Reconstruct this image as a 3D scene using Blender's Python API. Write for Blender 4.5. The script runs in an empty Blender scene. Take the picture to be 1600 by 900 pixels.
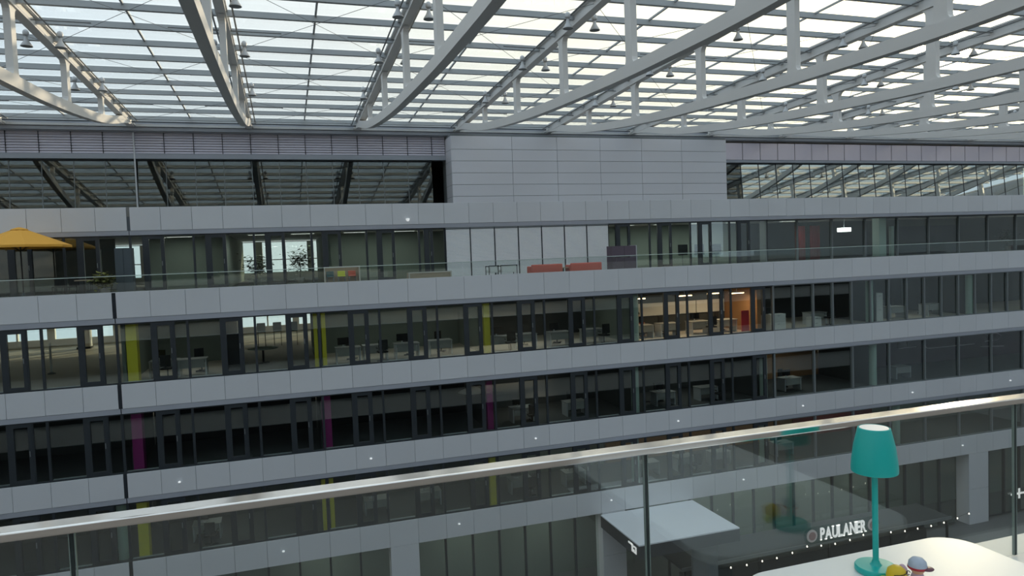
import bpy, bmesh, math, random
from mathutils import Matrix, Vector
random.seed(7)
S = bpy.context.scene
C = S.collection

# ------------------------------------------------------------------ camera
cam_d = bpy.data.cameras.new('camera')
cam = bpy.data.objects.new('camera', cam_d)
C.objects.link(cam)
S.camera = cam
cam_d.sensor_fit = 'HORIZONTAL'
cam_d.sensor_width = 36.0
cam_d.lens = 24.75
cam_d.clip_start = 0.05
cam_d.clip_end = 600
cam.matrix_world = Matrix(((0.95154316, 0.05019735, -0.30339057, 0),
                           (-0.30520635, 0.03348879, -0.95169721, 0),
                           (-0.03761249, 0.9981777, 0.04718658, 0),
                           (0, 0, 0, 1)))
# ------------------------------------------------------------------ view
S.view_settings.view_transform = 'Standard'
S.view_settings.look = 'None'
S.view_settings.gamma = 1.0
S.view_settings.exposure = 0.45
S.view_settings.use_curve_mapping = False
S.cycles.transparent_max_bounces = 24
S.cycles.max_bounces = 8
S.cycles.use_denoising = True
# ------------------------------------------------------------------ sky and sun
SUN = Vector((0.7412, 0.6316, 0.2274)).normalized()
world = bpy.data.worlds.new('sky')
S.world = world
world.use_nodes = True
nt = world.node_tree
nt.nodes.clear()


def N(t, typ, **kw):
    n = t.nodes.new(typ)
    for k, v in kw.items():
        setattr(n, k, v)
    return n


def math_node(t, op, a, b=None, clamp=False):
    n = N(t, 'ShaderNodeMath', operation=op)
    n.use_clamp = clamp
    for i, v in enumerate((a, b)):
        if v is None:
            continue
        if isinstance(v, (int, float)):
            n.inputs[i].default_value = v
        else:
            t.links.new(v, n.inputs[i])
    return n.outputs[0]


tc = N(nt, 'ShaderNodeTexCoord')
dot = N(nt, 'ShaderNodeVectorMath', operation='DOT_PRODUCT')
nt.links.new(tc.outputs['Generated'], dot.inputs[0])
dot.inputs[1].default_value = SUN
d = math_node(nt, 'MAXIMUM', dot.outputs['Value'], 0.0)
ramp = N(nt, 'ShaderNodeValToRGB')
nt.links.new(d, ramp.inputs[0])
el = ramp.color_ramp.elements
el[0].position = 0.0
el[0].color = (0.62, 0.75, 0.86, 1)
el[1].position = 1.0
el[1].color = (3.2, 2.8, 1.9, 1)
for p, c in ((0.42, (0.70, 0.81, 0.88, 1)), (0.72, (0.84, 0.89, 0.88, 1)), (0.90, (1.08, 1.06, 0.90, 1)), (0.975, (1.5, 1.42, 1.12, 1))):
    e = el.new(p)
    e.color = c
disc = N(nt, 'ShaderNodeMapRange')
disc.interpolation_type = 'SMOOTHSTEP'
disc.inputs['From Min'].default_value = math.cos(math.radians(2.2))
disc.inputs['From Max'].default_value = math.cos(math.radians(0.7))
nt.links.new(d, disc.inputs['Value'])
dcol = N(nt, 'ShaderNodeMix', data_type='RGBA', blend_type='ADD')
dcol.inputs[0].default_value = 1.0
dmul = N(nt, 'ShaderNodeVectorMath', operation='SCALE')
dmul.inputs[0].default_value = (30, 24, 14)
nt.links.new(disc.outputs[0], dmul.inputs['Scale'])
nt.links.new(ramp.outputs[0], dcol.inputs['A'])
nt.links.new(dmul.outputs[0], dcol.inputs['B'])
bg = N(nt, 'ShaderNodeBackground')
bg.inputs['Strength'].default_value = 1.0
nt.links.new(dcol.outputs['Result'], bg.inputs['Color'])
wo = N(nt, 'ShaderNodeOutputWorld')
nt.links.new(bg.outputs[0], wo.inputs['Surface'])

sun_d = bpy.data.lights.new('sun', 'SUN')
sun_d.energy = 3.6
sun_d.angle = math.radians(2.0)
sun_d.color = (1.0, 0.82, 0.56)
sun = bpy.data.objects.new('sun', sun_d)
C.objects.link(sun)
sun.rotation_euler = (-SUN).to_track_quat('-Z', 'Y').to_euler()

# ------------------------------------------------------------------ materials


def lin(c):
    return tuple(((v / 255) / 12.92 if v / 255 <= 0.04045 else ((v / 255 + 0.055) / 1.055) ** 2.4) for v in c) + (1,)


def mat(name, rgb, rough=0.5, metal=0.0, vary=0.0, scale=4.0, bump=0.0, emit=0.0, stretch=None):
    m = bpy.data.materials.new(name)
    m.use_nodes = True
    t = m.node_tree
    p = t.nodes['Principled BSDF']
    p.inputs['Base Color'].default_value = lin(rgb)
    p.inputs['Roughness'].default_value = rough
    p.inputs['Metallic'].default_value = metal
    if emit:
        p.inputs['Emission Color'].default_value = lin(rgb)
        p.inputs['Emission Strength'].default_value = emit
    if vary or bump:
        co = N(t, 'ShaderNodeTexCoord')
        mp = N(t, 'ShaderNodeMapping')
        if stretch:
            mp.inputs['Scale'].default_value = stretch
        t.links.new(co.outputs['Object'], mp.inputs['Vector'])
        nz = N(t, 'ShaderNodeTexNoise')
        nz.inputs['Scale'].default_value = scale
        nz.inputs['Detail'].default_value = 3
        t.links.new(mp.outputs[0], nz.inputs['Vector'])
        if vary:
            oi = N(t, 'ShaderNodeObjectInfo')
            a = math_node(t, 'ADD', nz.outputs['Fac'], oi.outputs['Random'])
            v = math_node(t, 'MULTIPLY_ADD', a, vary)
            v.node.inputs[2].default_value = 1.0 - vary
            mx = N(t, 'ShaderNodeVectorMath', operation='SCALE')
            mx.inputs[0].default_value = lin(rgb)[:3]
            t.links.new(v, mx.inputs['Scale'])
            t.links.new(mx.outputs[0], p.inputs['Base Color'])
        if bump:
            b = N(t, 'ShaderNodeBump')
            b.inputs['Strength'].default_value = bump
            b.inputs['Distance'].default_value = 0.02
            t.links.new(nz.outputs['Fac'], b.inputs['Height'])
            t.links.new(b.outputs[0], p.inputs['Normal'])
    return m


def glass(name, tint, f0=0.045, rough=0.0):
    m = bpy.data.materials.new(name)
    m.use_nodes = True
    t = m.node_tree
    t.nodes.clear()
    out = N(t, 'ShaderNodeOutputMaterial')
    tr = N(t, 'ShaderNodeBsdfTransparent')
    tr.inputs['Color'].default_value = tint + (1,)
    gl = N(t, 'ShaderNodeBsdfGlossy')
    gl.inputs['Roughness'].default_value = rough
    gl.inputs['Color'].default_value = (0.95, 1, 0.98, 1)
    g = N(t, 'ShaderNodeNewGeometry')
    dp = N(t, 'ShaderNodeVectorMath', operation='DOT_PRODUCT')
    t.links.new(g.outputs['Incoming'], dp.inputs[0])
    t.links.new(g.outputs['Normal'], dp.inputs[1])
    a = math_node(t, 'ABSOLUTE', dp.outputs['Value'])
    b = math_node(t, 'SUBTRACT', 1.0, a, True)
    c = math_node(t, 'POWER', b, 5.0)
    e = math_node(t, 'MULTIPLY', c, 1.0 - f0)
    f = math_node(t, 'ADD', e, f0)
    mx = N(t, 'ShaderNodeMixShader')
    t.links.new(f, mx.inputs[0])
    t.links.new(tr.outputs[0], mx.inputs[1])
    t.links.new(gl.outputs[0], mx.inputs[2])
    t.links.new(mx.outputs[0], out.inputs['Surface'])
    return m


M = {}
M['panel'] = mat('facade_panel', (208, 210, 214), 0.45, 0.0, 0.05, 1.5)
M['strip'] = mat('drip_strip', (176, 180, 190), 0.5, 0.0, 0.04)
M['backing'] = mat('joint_backing', (45, 50, 56), 0.8)
M['joint'] = mat('panel_joint', (96, 102, 108), 0.8)
M['frame'] = mat('window_frame_anthracite', (44, 50, 55), 0.45, 0.0, 0.05)
M['fin'] = mat('mullion_grey', (112, 118, 120), 0.45)
M['silver'] = mat('aluminium', (190, 194, 198), 0.35, 0.3)
M['clad'] = mat('cladding_panel', (208, 209, 215), 0.42, 0.15, 0.05, 1.0, stretch=(0.4, 1, 3))
M['louver'] = mat('louver_blade', (196, 193, 204), 0.5, 0.1, 0.05)
M['fascia'] = mat('eave_fascia', (150, 155, 164), 0.5, 0.1)
M['irid'] = mat('reflective_panel', (206, 200, 212), 0.3, 0.6, 0.10, 0.6)
M['steel'] = mat('truss_paint', (214, 213, 211), 0.42, 0.0, 0.03, 1.0)
M['purlin'] = mat('purlin_paint', (172, 176, 178), 0.45)
M['cable'] = mat('cable', (120, 124, 126), 0.5)
M['lampgrey'] = mat('lamp_housing', (186, 188, 190), 0.4)
M['dark'] = mat('black_plastic', (22, 23, 26), 0.5)
M['concrete'] = mat('floor_screed', (128, 128, 124), 0.55, 0.0, 0.08, 0.6)
M['deck'] = mat('balcony_deck', (122, 114, 106), 0.7, 0.0, 0.1, 1.0, stretch=(0.5, 8, 1))
M['carpet'] = mat('office_carpet', (78, 80, 80), 0.95, 0.0, 0.06, 3)
M['brightfloor'] = mat('pale_floor', (196, 188, 174), 0.6, 0.0, 0.06, 1)
M['ceil'] = mat('ceiling_white', (196, 194, 186), 0.9)
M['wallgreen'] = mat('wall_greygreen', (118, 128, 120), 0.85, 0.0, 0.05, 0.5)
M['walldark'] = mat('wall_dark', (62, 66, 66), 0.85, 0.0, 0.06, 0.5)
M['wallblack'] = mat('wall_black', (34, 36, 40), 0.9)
M['wallwhite'] = mat('wall_white', (214, 212, 206), 0.8)
M['wallbrown'] = mat('wall_brown', (150, 112, 76), 0.8)
M['wallpurple'] = mat('wall_purple', (70, 38, 66), 0.8)
M['wallred'] = mat('wall_red', (132, 52, 44), 0.8)
M['yellow'] = mat('paint_yellow', (206, 196, 44), 0.6)
M['magenta'] = mat('paint_magenta', (136, 26, 104), 0.6)
M['palegreen'] = mat('column_palegreen', (168, 190, 180), 0.6)
M['gs'] = glass('window_glass', (0.89, 0.925, 0.91), 0.085)
M['gd'] = glass('upper_glass', (0.55, 0.62, 0.63), 0.085)
M['gm'] = glass('mirror_coated_glass', (0.55, 0.62, 0.60), 0.42)
M['gr'] = glass('roof_glass', (0.98, 0.985, 0.985), 0.01)
M['gb'] = glass('balustrade_glass', (0.96, 0.975, 0.97), 0.065)
M['gt'] = glass('terrace_glass', (0.92, 0.95, 0.94), 0.045)
M['edge'] = mat('glass_edge', (128, 142, 136), 0.3)
M['edgepale'] = mat('glass_edge_pale', (206, 220, 214), 0.4)
M['edgedark'] = mat('glass_edge_dark', (40, 50, 50), 0.3)
M['rail'] = mat('brushed_steel', (240, 236, 232), 0.12, 1.0, 0.02, 8, 0.0, stretch=(0.3, 6, 6))
M['white'] = mat('white_lacquer', (228, 228, 225), 0.35)
M['sill'] = mat('white_sill', (226, 222, 214), 0.5)
M['teal'] = mat('teal_lacquer', (24, 172, 164), 0.35)
M['lampwhite'] = mat('white_diffuser', (240, 238, 234), 0.5)
M['umb'] = mat('yellow_canvas', (222, 164, 62), 0.8, 0.0, 0.04, 3)
M['wood'] = mat('pale_wood', (168, 150, 128), 0.6, 0.0, 0.08, 2, stretch=(8, 1, 1))
M['woodedge'] = mat('pale_edge', (196, 190, 180), 0.6)
M['salmon'] = mat('salmon_fabric', (206, 98, 84), 0.9, 0.0, 0.05, 6)
M['coral'] = mat('coral_plastic', (206, 98, 74), 0.5)
M['lime'] = mat('lime_plastic', (206, 210, 60), 0.5)
M['petrol'] = mat('petrol_plastic', (46, 96, 100), 0.5)
M['plum'] = mat('plum_panel', (96, 84, 96), 0.7)
M['slate'] = mat('slate_panel', (70, 80, 86), 0.6)
M['blind'] = mat('blind_slat', (246, 247, 248), 0.5, 0.1)
M['desk'] = mat('desk_top', (150, 152, 150), 0.5)
M['chair'] = mat('black_mesh_chair', (26, 28, 30), 0.8)
M['leaf'] = mat('leaf_green', (38, 58, 34), 0.7, 0.0, 0.2, 6)
M['leafy'] = mat('leaf_yellowgreen', (110, 112, 44), 0.7)
M['pot'] = mat('pot_grey', (150, 146, 140), 0.7)
M['trunk'] = mat('plant_stem', (70, 58, 44), 0.8)
M['redcloth'] = mat('red_curtain', (170, 64, 60), 0.9)
M['paper'] = mat('white_board', (222, 224, 222), 0.6)
M['screen'] = mat('screen_black', (14, 15, 18), 0.25)
M['lampwarm'] = mat('light_tube_warm', (255, 214, 160), 0.5, emit=9.0)
M['lampcool'] = mat('light_panel_cool', (240, 245, 240), 0.5, emit=5.0)
M['lampsoft'] = mat('lamp_diffuser', (235, 240, 230), 0.5, emit=0.8)
M['bulb'] = mat('bulb_glow', (255, 246, 226), 0.4, emit=2.2)
M['sensor'] = mat('sensor_white', (244, 246, 246), 0.4, emit=0.35)
M['awning'] = mat('awning_dark', (58, 62, 62), 0.8)
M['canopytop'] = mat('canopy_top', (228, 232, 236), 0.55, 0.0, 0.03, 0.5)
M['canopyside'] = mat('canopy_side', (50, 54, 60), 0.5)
M['signwhite'] = mat('sign_white', (245, 245, 242), 0.5, emit=0.35)
M['signgreen'] = mat('sign_green', (18, 52, 48), 0.5)
M['emblem'] = mat('emblem_pale', (206, 190, 186), 0.6)
M['emblemred'] = mat('emblem_red', (150, 104, 100), 0.6)
M['grnd'] = mat('atrium_ground', (96, 98, 98), 0.5, 0.0, 0.08, 0.3)
M['skin'] = mat('skin', (190, 140, 112), 0.6)
M['shirt'] = mat('dark_red_cloth', (112, 34, 38), 0.9)
M['jeans'] = mat('dark_blue_cloth', (34, 38, 52), 0.9)
M['hair'] = mat('dark_hair', (24, 20, 18), 0.7)
M['toyyellow'] = mat('toy_yellow', (214, 180, 20), 0.35)
M['toyblue'] = mat('toy_palebl', (172, 182, 196), 0.4, 0.0, 0.25, 60)
M['toymaroon'] = mat('toy_maroon', (92, 46, 66), 0.4)
M['toyred'] = mat('toy_red', (176, 44, 56), 0.4)
M['toypeach'] = mat('toy_peach', (226, 176, 140), 0.5)
M['toypink'] = mat('toy_pink', (196, 168, 180), 0.4)
M['purpleline'] = mat('graphic_line', (225, 205, 218), 0.6)

# ------------------------------------------------------------------ helpers
WL = {}
CACHE = {}
ORD = ['first', 'second', 'third', 'fourth', 'fifth', 'sixth', 'seventh', 'eighth', 'ninth', 'tenth', 'eleventh', 'twelfth',
       'thirteenth', 'fourteenth', 'fifteenth', 'sixteenth', 'seventeenth', 'eighteenth', 'nineteenth', 'twentieth',
       'twenty-first', 'twenty-second', 'twenty-third', 'twenty-fourth', 'twenty-fifth', 'twenty-sixth', 'twenty-seventh',
       'twenty-eighth', 'twenty-ninth', 'thirtieth', 'thirty-first', 'thirty-second', 'thirty-third', 'thirty-fourth']


def tag(o, label=None, cat=None, group=None, kind=None):
    for k, v in (('label', label), ('category', cat), ('group', group), ('kind', kind)):
        if v:
            o[k] = v
    return o


def put(o, loc, parent=None):
    C.objects.link(o)
    loc = Vector(loc)
    WL[o.name] = loc
    if parent is not None:
        o.parent = parent
        o.location = loc - WL[parent.name]
    else:
        o.location = loc
    return o


def empty(name, loc=(0, 0, 0), label=None, cat=None, group=None, kind=None):
    o = bpy.data.objects.new(name, None)
    o.empty_display_size = 0.1
    put(o, loc)
    return tag(o, label, cat, group, kind)


def from_bm(name, bm, m, loc=(0, 0, 0), parent=None, smooth=False):
    me = bpy.data.meshes.new(name)
    bmesh.ops.recalc_face_normals(bm, faces=bm.faces)
    bm.to_mesh(me)
    bm.free()
    me.materials.append(M[m])
    if smooth:
        me.polygons.foreach_set('use_smooth', [True] * len(me.polygons))
    return put(bpy.data.objects.new(name, me), loc, parent)


def bm_box(bm, x0, x1, y0, y1, z0, z1):
    v = [bm.verts.new((x, y, z)) for x in (x0, x1) for y in (y0, y1) for z in (z0, z1)]
    for f in ((0, 1, 3, 2), (4, 6, 7, 5), (0, 4, 5, 1), (2, 3, 7, 6), (0, 2, 6, 4), (1, 5, 7, 3)):
        bm.faces.new([v[i] for i in f])


def box(name, b, m, parent=None, bev=0.0):
    x0, x1, y0, y1, z0, z1 = b
    sx, sy, sz = x1 - x0, y1 - y0, z1 - z0
    key = (round(sx, 3), round(sy, 3), round(sz, 3), m, bev)
    me = CACHE.get(key)
    if me is None:
        bm = bmesh.new()
        bm_box(bm, -sx / 2, sx / 2, -sy / 2, sy / 2, -sz / 2, sz / 2)
        if bev:
            bmesh.ops.bevel(bm, geom=bm.edges[:], offset=bev, segments=2, affect='EDGES', profile=0.5)
        bmesh.ops.recalc_face_normals(bm, faces=bm.faces)
        me = bpy.data.meshes.new(name)
        bm.to_mesh(me)
        bm.free()
        me.materials.append(M[m])
        CACHE[key] = me
    return put(bpy.data.objects.new(name, me), ((x0 + x1) / 2, (y0 + y1) / 2, (z0 + z1) / 2), parent)


def boxes(name, bl, m, parent=None):
    """one part made of several touching bars"""
    c = Vector(((bl[0][0] + bl[0][1]) / 2, (bl[0][2] + bl[0][3]) / 2, (bl[0][4] + bl[0][5]) / 2))
    bm = bmesh.new()
    for b in bl:
        bm_box(bm, b[0] - c.x, b[1] - c.x, b[2] - c.y, b[3] - c.y, b[4] - c.z, b[5] - c.z)
    return from_bm(name, bm, m, c, parent)


def ring(name, x0, x1, y0, y1, z0, z1, t, m, parent=None):
    return boxes(name, [(x0, x0 + t, y0, y1, z0, z1), (x1 - t, x1, y0, y1, z0, z1), (x0 + t, x1 - t, y0, y1, z0, z0 + t),
                        (x0 + t, x1 - t, y0, y1, z1 - t, z1)], m, parent)


def lathe(name, prof, m, loc, parent=None, seg=24, smooth=True):
    key = (name, tuple(prof), m, seg)
    me = CACHE.get(key)
    if me is None:
        bm = bmesh.new()
        rings = []
        for r, z in prof:
            if r < 1e-6:
                rings.append([bm.verts.new((0, 0, z))])
            else:
                rings.append([bm.verts.new((r * math.cos(2 * math.pi * i / seg), r * math.sin(2 * math.pi * i / seg), z)) for i in range(seg)])
        for a, b in zip(rings, rings[1:]):
            for i in range(seg):
                j = (i + 1) % seg
                if len(a) == 1 and len(b) == 1:
                    continue
                if len(a) == 1:
                    bm.faces.new([a[0], b[i], b[j]])
                elif len(b) == 1:
                    bm.faces.new([a[i], a[j], b[0]])
                else:
                    bm.faces.new([a[i], a[j], b[j], b[i]])
        for rg in (rings[0], rings[-1]):
            if len(rg) > 1:
                bm.faces.new(rg)
        bmesh.ops.recalc_face_normals(bm, faces=bm.faces)
        me = bpy.data.meshes.new(name)
        bm.to_mesh(me)
        bm.free()
        me.materials.append(M[m])
        if smooth:
            me.polygons.foreach_set('use_smooth', [True] * len(me.polygons))
            me.set_sharp_from_angle(angle=math.radians(40))
        CACHE[key] = me
    return put(bpy.data.objects.new(name, me), loc, parent)


def bm_tube(bm, pts, r, seg=8, closed=False):
    pts = [Vector(p) for p in pts]
    n = len(pts)
    rs = r if isinstance(r, (list, tuple)) else [r] * n
    rings = []
    for i, p in enumerate(pts):
        a = pts[i - 1] if (i or closed) else p
        b = pts[(i + 1) % n] if (i < n - 1 or closed) else p
        tdir = (b - a).normalized()
        up = Vector((0, 0, 1)) if abs(tdir.z) < 0.95 else Vector((0, 1, 0))
        u = tdir.cross(up).normalized()
        w = u.cross(tdir)
        rings.append([bm.verts.new(p + rs[i] * (math.cos(2 * math.pi * k / seg) * u + math.sin(2 * math.pi * k / seg) * w)) for k in range(seg)])
    for i in range(n if closed else n - 1):
        a, b = rings[i], rings[(i + 1) % n]
        for k in range(seg):
            bm.faces.new([a[k], a[(k + 1) % seg], b[(k + 1) % seg], b[k]])
    if not closed:
        bm.faces.new(rings[0])
        bm.faces.new(rings[-1])


def tube(name, pts, r, m, parent=None, seg=8, closed=False):
    c = Vector(pts[0])
    bm = bmesh.new()
    bm_tube(bm, [Vector(p) - c for p in pts], r, seg, closed)
    return from_bm(name, bm, m, c, parent, True)


def prism(name, poly, axis, a0, a1, m, parent=None):
    """polygon extruded along an axis; poly in the two other axes, in order"""
    bm = bmesh.new()

    def P(u, v, w):
        return {'x': (w, u, v), 'y': (u, w, v), 'z': (u, v, w)}[axis]
    c = Vector(P(poly[0][0], poly[0][1], (a0 + a1) / 2))
    A = [bm.verts.new(Vector(P(u, v, a0)) - c) for u, v in poly]
    B = [bm.verts.new(Vector(P(u, v, a1)) - c) for u, v in poly]
    bm.faces.new(A)
    bm.faces.new(B)
    n = len(poly)
    for i in range(n):
        bm.faces.new([A[i], A[(i + 1) % n], B[(i + 1) % n], B[i]])
    return from_bm(name, bm, m, c, parent)


def ribbon_bm(bm, prof, x0, x1):
    """beam following Y: prof = [(y, zbottom, ztop)]"""
    rows = [[bm.verts.new(p) for p in ((x0, y, a), (x1, y, a), (x1, y, b), (x0, y, b))] for y, a, b in prof]
    for r, q in zip(rows, rows[1:]):
        for i in range(4):
            bm.faces.new([r[i], r[(i + 1) % 4], q[(i + 1) % 4], q[i]])
    bm.faces.new(rows[0])
    bm.faces.new(rows[-1])


def structure(name, label=None, loc=(0, 0, 0)):
    return empty(name, loc, label, None, None, 'structure')


def sbox(name, b, m, label=None):
    return tag(box(name, b, m), label, None, None, 'structure')


GX = 1.342


def g(k):
    return -6.80 + GX * k


# ================================================================== the far facade: panel bands
YF = 32.40
BANDS = [('terrace parapet band', -2.00, -0.95, -2.22), ('upper office parapet band', -5.75, -4.74, -5.97),
         ('middle office parapet band', -9.50, -8.48, -9.72), ('lowest parapet band', -13.35, -12.20, None)]
wall = structure('wall_far', 'grey panelled facade across the atrium with four long parapet bands', (16, YF, -17.8))
for nm, zb, zt, zs in BANDS:
    for k in range(-5, 41):
        a, b = g(k), g(k + 1)
        x0 = a + (0.075 if k == 0 else 0.006)
        x1 = b - (0.075 if k == -1 else 0.006)
        box('panel', (x0, x1, YF, YF + 0.05, zb, zt), 'panel', wall, 0.006)
    for a, b in ((g(-5), g(0) - 0.08), (g(0) + 0.08, g(41))):
        box('backing', (a, b, YF + 0.055, YF + 0.2, zb - (0.2 if zs else 0), zt - 0.01), 'joint', wall)
    box('seam', (g(0) - 0.079, g(0) + 0.079, YF + 0.07, YF + 0.2, zb - (0.2 if zs else 0), zt - 0.01), 'backing', wall)
    if zs:
        for a, b in ((g(-5), g(0) - 0.02), (g(0) + 0.02, g(41))):
            prism('drip_strip', [(YF + 0.015, zb - 0.008), (YF + 0.05, zb - 0.008), (YF + 0.09, zs), (YF + 0.045, zs)], 'x', a, b, 'strip', wall)
# terrace cap and floor
box('parapet_cap', (g(-5), g(41), YF, YF + 0.32, -0.95, -0.93), 'panel', wall)
YS = 36.2
wu = structure('wall_upper', 'set-back grey panel band above the terrace windows', (16, YS, 1.5))
for k in range(-6, 45):
    a, b = g(k), g(k + 1)
    box('panel', (a + (0.07 if k == 0 else 0.007), b - (0.07 if k == -1 else 0.007), YS, YS + 0.05, 1.76, 2.83), 'panel', wu, 0.006)
box('backing', (g(-6), g(45), YS + 0.055, YS + 0.2, 1.58, 2.8), 'joint', wu)
for a, b in ((g(-6), g(0) - 0.02), (g(0) + 0.02, g(45))):
    prism('drip_strip', [(YS + 0.015, 1.752), (YS + 0.05, 1.752), (YS + 0.09, 1.55), (YS + 0.045, 1.55)], 'x', a, b, 'strip', wu)
# closed cladding block on the top storey
YB = 37.2
XB0, XB1 = 8.72, 25.9
wb = structure('wall_block', 'closed top storey block clad in long grey metal panels', ((XB0 + XB1) / 2, YB, 2.83))
zs_ = [2.835, 3.25, 3.88, 4.51, 5.16, 5.78, 6.50]
xs_ = [XB0] + [17.48 + 2.66 * n for n in (-2, -1, 0, 1, 2)] + [XB1]
for z0, z1 in zip(zs_, zs_[1:]):
    for x0, x1 in zip(xs_, xs_[1:]):
        box('panel', (x0 + 0.008, x1 - 0.008, YB, YB + 0.05, z0 + 0.009, z1 - 0.009), 'clad', wb, 0.006)
box('backing', (XB0 + 0.02, XB1 - 0.02, YB + 0.055, 39.5, 2.83, 6.6), 'fin', wb)
for z0, z1 in zip(zs_, zs_[1:]):
    box('side_panel', (XB0, XB0 + 0.018, YB + 0.055, 38.6, z0 + 0.009, z1 - 0.009), 'clad', wb)
    box('side_panel', (XB1 - 0.018, XB1, YB + 0.055, 38.6, z0 + 0.009, z1 - 0.009), 'clad', wb)
# top storey louvre strip and reflective strip
YT = 38.6
wl = structure('wall_louver', 'grey louvre strip under the eaves left of the closed block', (-2, YT, 5.6))
for k in range(-6, 12):
    a, b = g(k) + 0.02, min(g(k + 1), XB0) - 0.02
    if b <= a:
        continue
    bm = bmesh.new()
    n = 8
    c = Vector(((a + b) / 2, YT, 6.1))
    for i in range(n):
        z = 5.64 + i * 1.02 / n
        v = [bm.verts.new(Vector(p) - c) for p in ((a, YT, z), (b, YT, z), (b, YT + 0.05, z + 0.1), (a, YT + 0.05, z + 0.1),
                                                  (a, YT + 0.012, z), (b, YT + 0.012, z), (b, YT + 0.062, z + 0.1), (a, YT + 0.062, z + 0.1))]
        for f in ((0, 1, 2, 3), (4, 7, 6, 5), (0, 4, 5, 1), (3, 2, 6, 7), (0, 3, 7, 4), (1, 5, 6, 2)):
            bm.faces.new([v[i2] for i2 in f])
    tag(from_bm('louver_blades', bm, 'louver', c, wl), kind='stuff')
    box('post', (a - 0.03, a - 0.005, YT - 0.01, YT + 0.06, 5.62, 6.66), 'backing', wl)
box('backing', (g(-6), XB0 - 0.01, YT + 0.075, YT + 0.2, 5.6, 6.66), 'louver', wl)
wr = structure('wall_reflective', 'strip of shiny bluish metal panels under the eaves on the right', (40, YT, 5.4))
for k in range(24, 46):
    a, b = max(g(k), XB1), g(k + 1)
    box('panel', (a + 0.02, b - 0.02, YT, YT + 0.04, 5.50, 6.56), 'irid', wr, 0.005)
box('backing', (XB1 + 0.01, g(46), YT + 0.045, YT + 0.2, 5.4, 6.6), 'backing', wr)
# eaves
tr = structure('trim_1', 'long grey eaves fascia below the glass roof', (16, 38.3, 6.6))
box('fascia', (g(-10), g(46), 38.30, 38.50, 6.70, 6.86), 'fascia', tr)
box('fascia', (g(-10), g(46), 38.22, 38.50, 6.88, 6.99), 'silver', tr)
box('gutter', (g(-10), g(46), 38.50, 39.3, 6.66, 6.94), 'fascia', tr)
box('upstand', (g(-10), g(46), 38.40, 38.60, 6.99, 7.10), 'fascia', tr)
box('gap_shade_strip', (g(-10), g(46), 38.43, 38.62, 7.10, 7.16), 'backing', tr)  # solid bar coloured dark to stand for the shaded gap
box('end_purlin', (g(-10), g(46), 38.45, 38.65, 7.16, 7.24), 'purlin', tr)
t2 = structure('trim_2', 'pale rail above the top storey windows', (16, YT, 5.4))
box('head_rail', (g(-6), XB0, YT - 0.04, YT + 0.4, 5.38, 5.62), 'fascia', t2)
box('head_rail', (XB1, g(46), YT - 0.04, YT + 0.4, 5.32, 5.48), 'fascia', t2)
box('seam_post', (g(0) - 0.02, g(0) + 0.04, YT - 0.05, YT + 0.05, 2.85, 6.66), 'silver', t2)

# ================================================================== slabs, ceilings, back walls of the far building
XL, XR = -26.0, 60.0
sbox('floor', (-60, 100, -40, 60, -18.2, -17.8), 'grnd', 'grey floor of the atrium at ground level')
for lab, f, c_ in (('terrace', -1.1, -2.15), ('upper office', -4.85, -5.9), ('middle office', -8.6, -9.65), ('lower office', -12.32, -13.4)):
    sbox('floor', (XL, XR, YF + 0.21, 53, f - 0.4, f), 'carpet' if lab != 'upper office' else 'brightfloor', 'floor slab of the %s storey in the far building' % lab)
    sbox('ceiling', (XL, XR, YF + 0.21, 53, c_, f - 0.405), 'ceil', 'white ceiling under the %s storey floor' % lab)
sbox('ceiling', (XL, XR, YS + 0.21, 53, 1.60, 2.4), 'ceil', 'white ceiling of the terrace storey rooms')
sbox('floor', (XL, XR, YS + 0.05, 53, 2.405, 2.83), 'concrete', 'flat roof strip in front of the top storey windows')
sbox('ceiling', (XL, XR, 38.9, 53, 5.7, 6.6), 'walldark', 'dark ceiling of the top storey')
WN = [0]


def inner(name, b, m, label):
    return sbox(name, b, m, label)


def backwindows(x0, x1, y, z0, z1, label):
    """outer wall on the far side with a row of daylight windows"""
    WN[0] += 1
    st = structure('wall_rear', label, ((x0 + x1) / 2, y, z0))
    zs1, zs2 = z0 + 0.5, z1 - 0.05
    box('sill_wall', (x0, x1, y, y + 0.2, z0, zs1), 'wallwhite', st)
    box('head', (x0, x1, y, y + 0.2, zs2, z1), 'wallwhite', st)
    x = x0
    n = max(1, round((x1 - x0) / 1.9))
    w = (x1 - x0) / n
    for i in range(n + 1):
        xx = x0 + i * w
        wd = 0.22 if i % 2 == 0 else 0.05
        box('mullion', (xx - wd, xx + wd, y - 0.02, y + 0.22, zs1, zs2), 'wallwhite', st)
    for i in range(n):
        box('pane', (x0 + i * w + 0.05, x0 + (i + 1) * w - 0.05, y + 0.09, y + 0.11, zs1, zs2), 'gs', st)
        box('transom', (x0 + i * w + 0.05, x0 + (i + 1) * w - 0.05, y + 0.04, y + 0.08, zs1 + 0.85, zs1 + 0.91), 'wallwhite', st)


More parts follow.
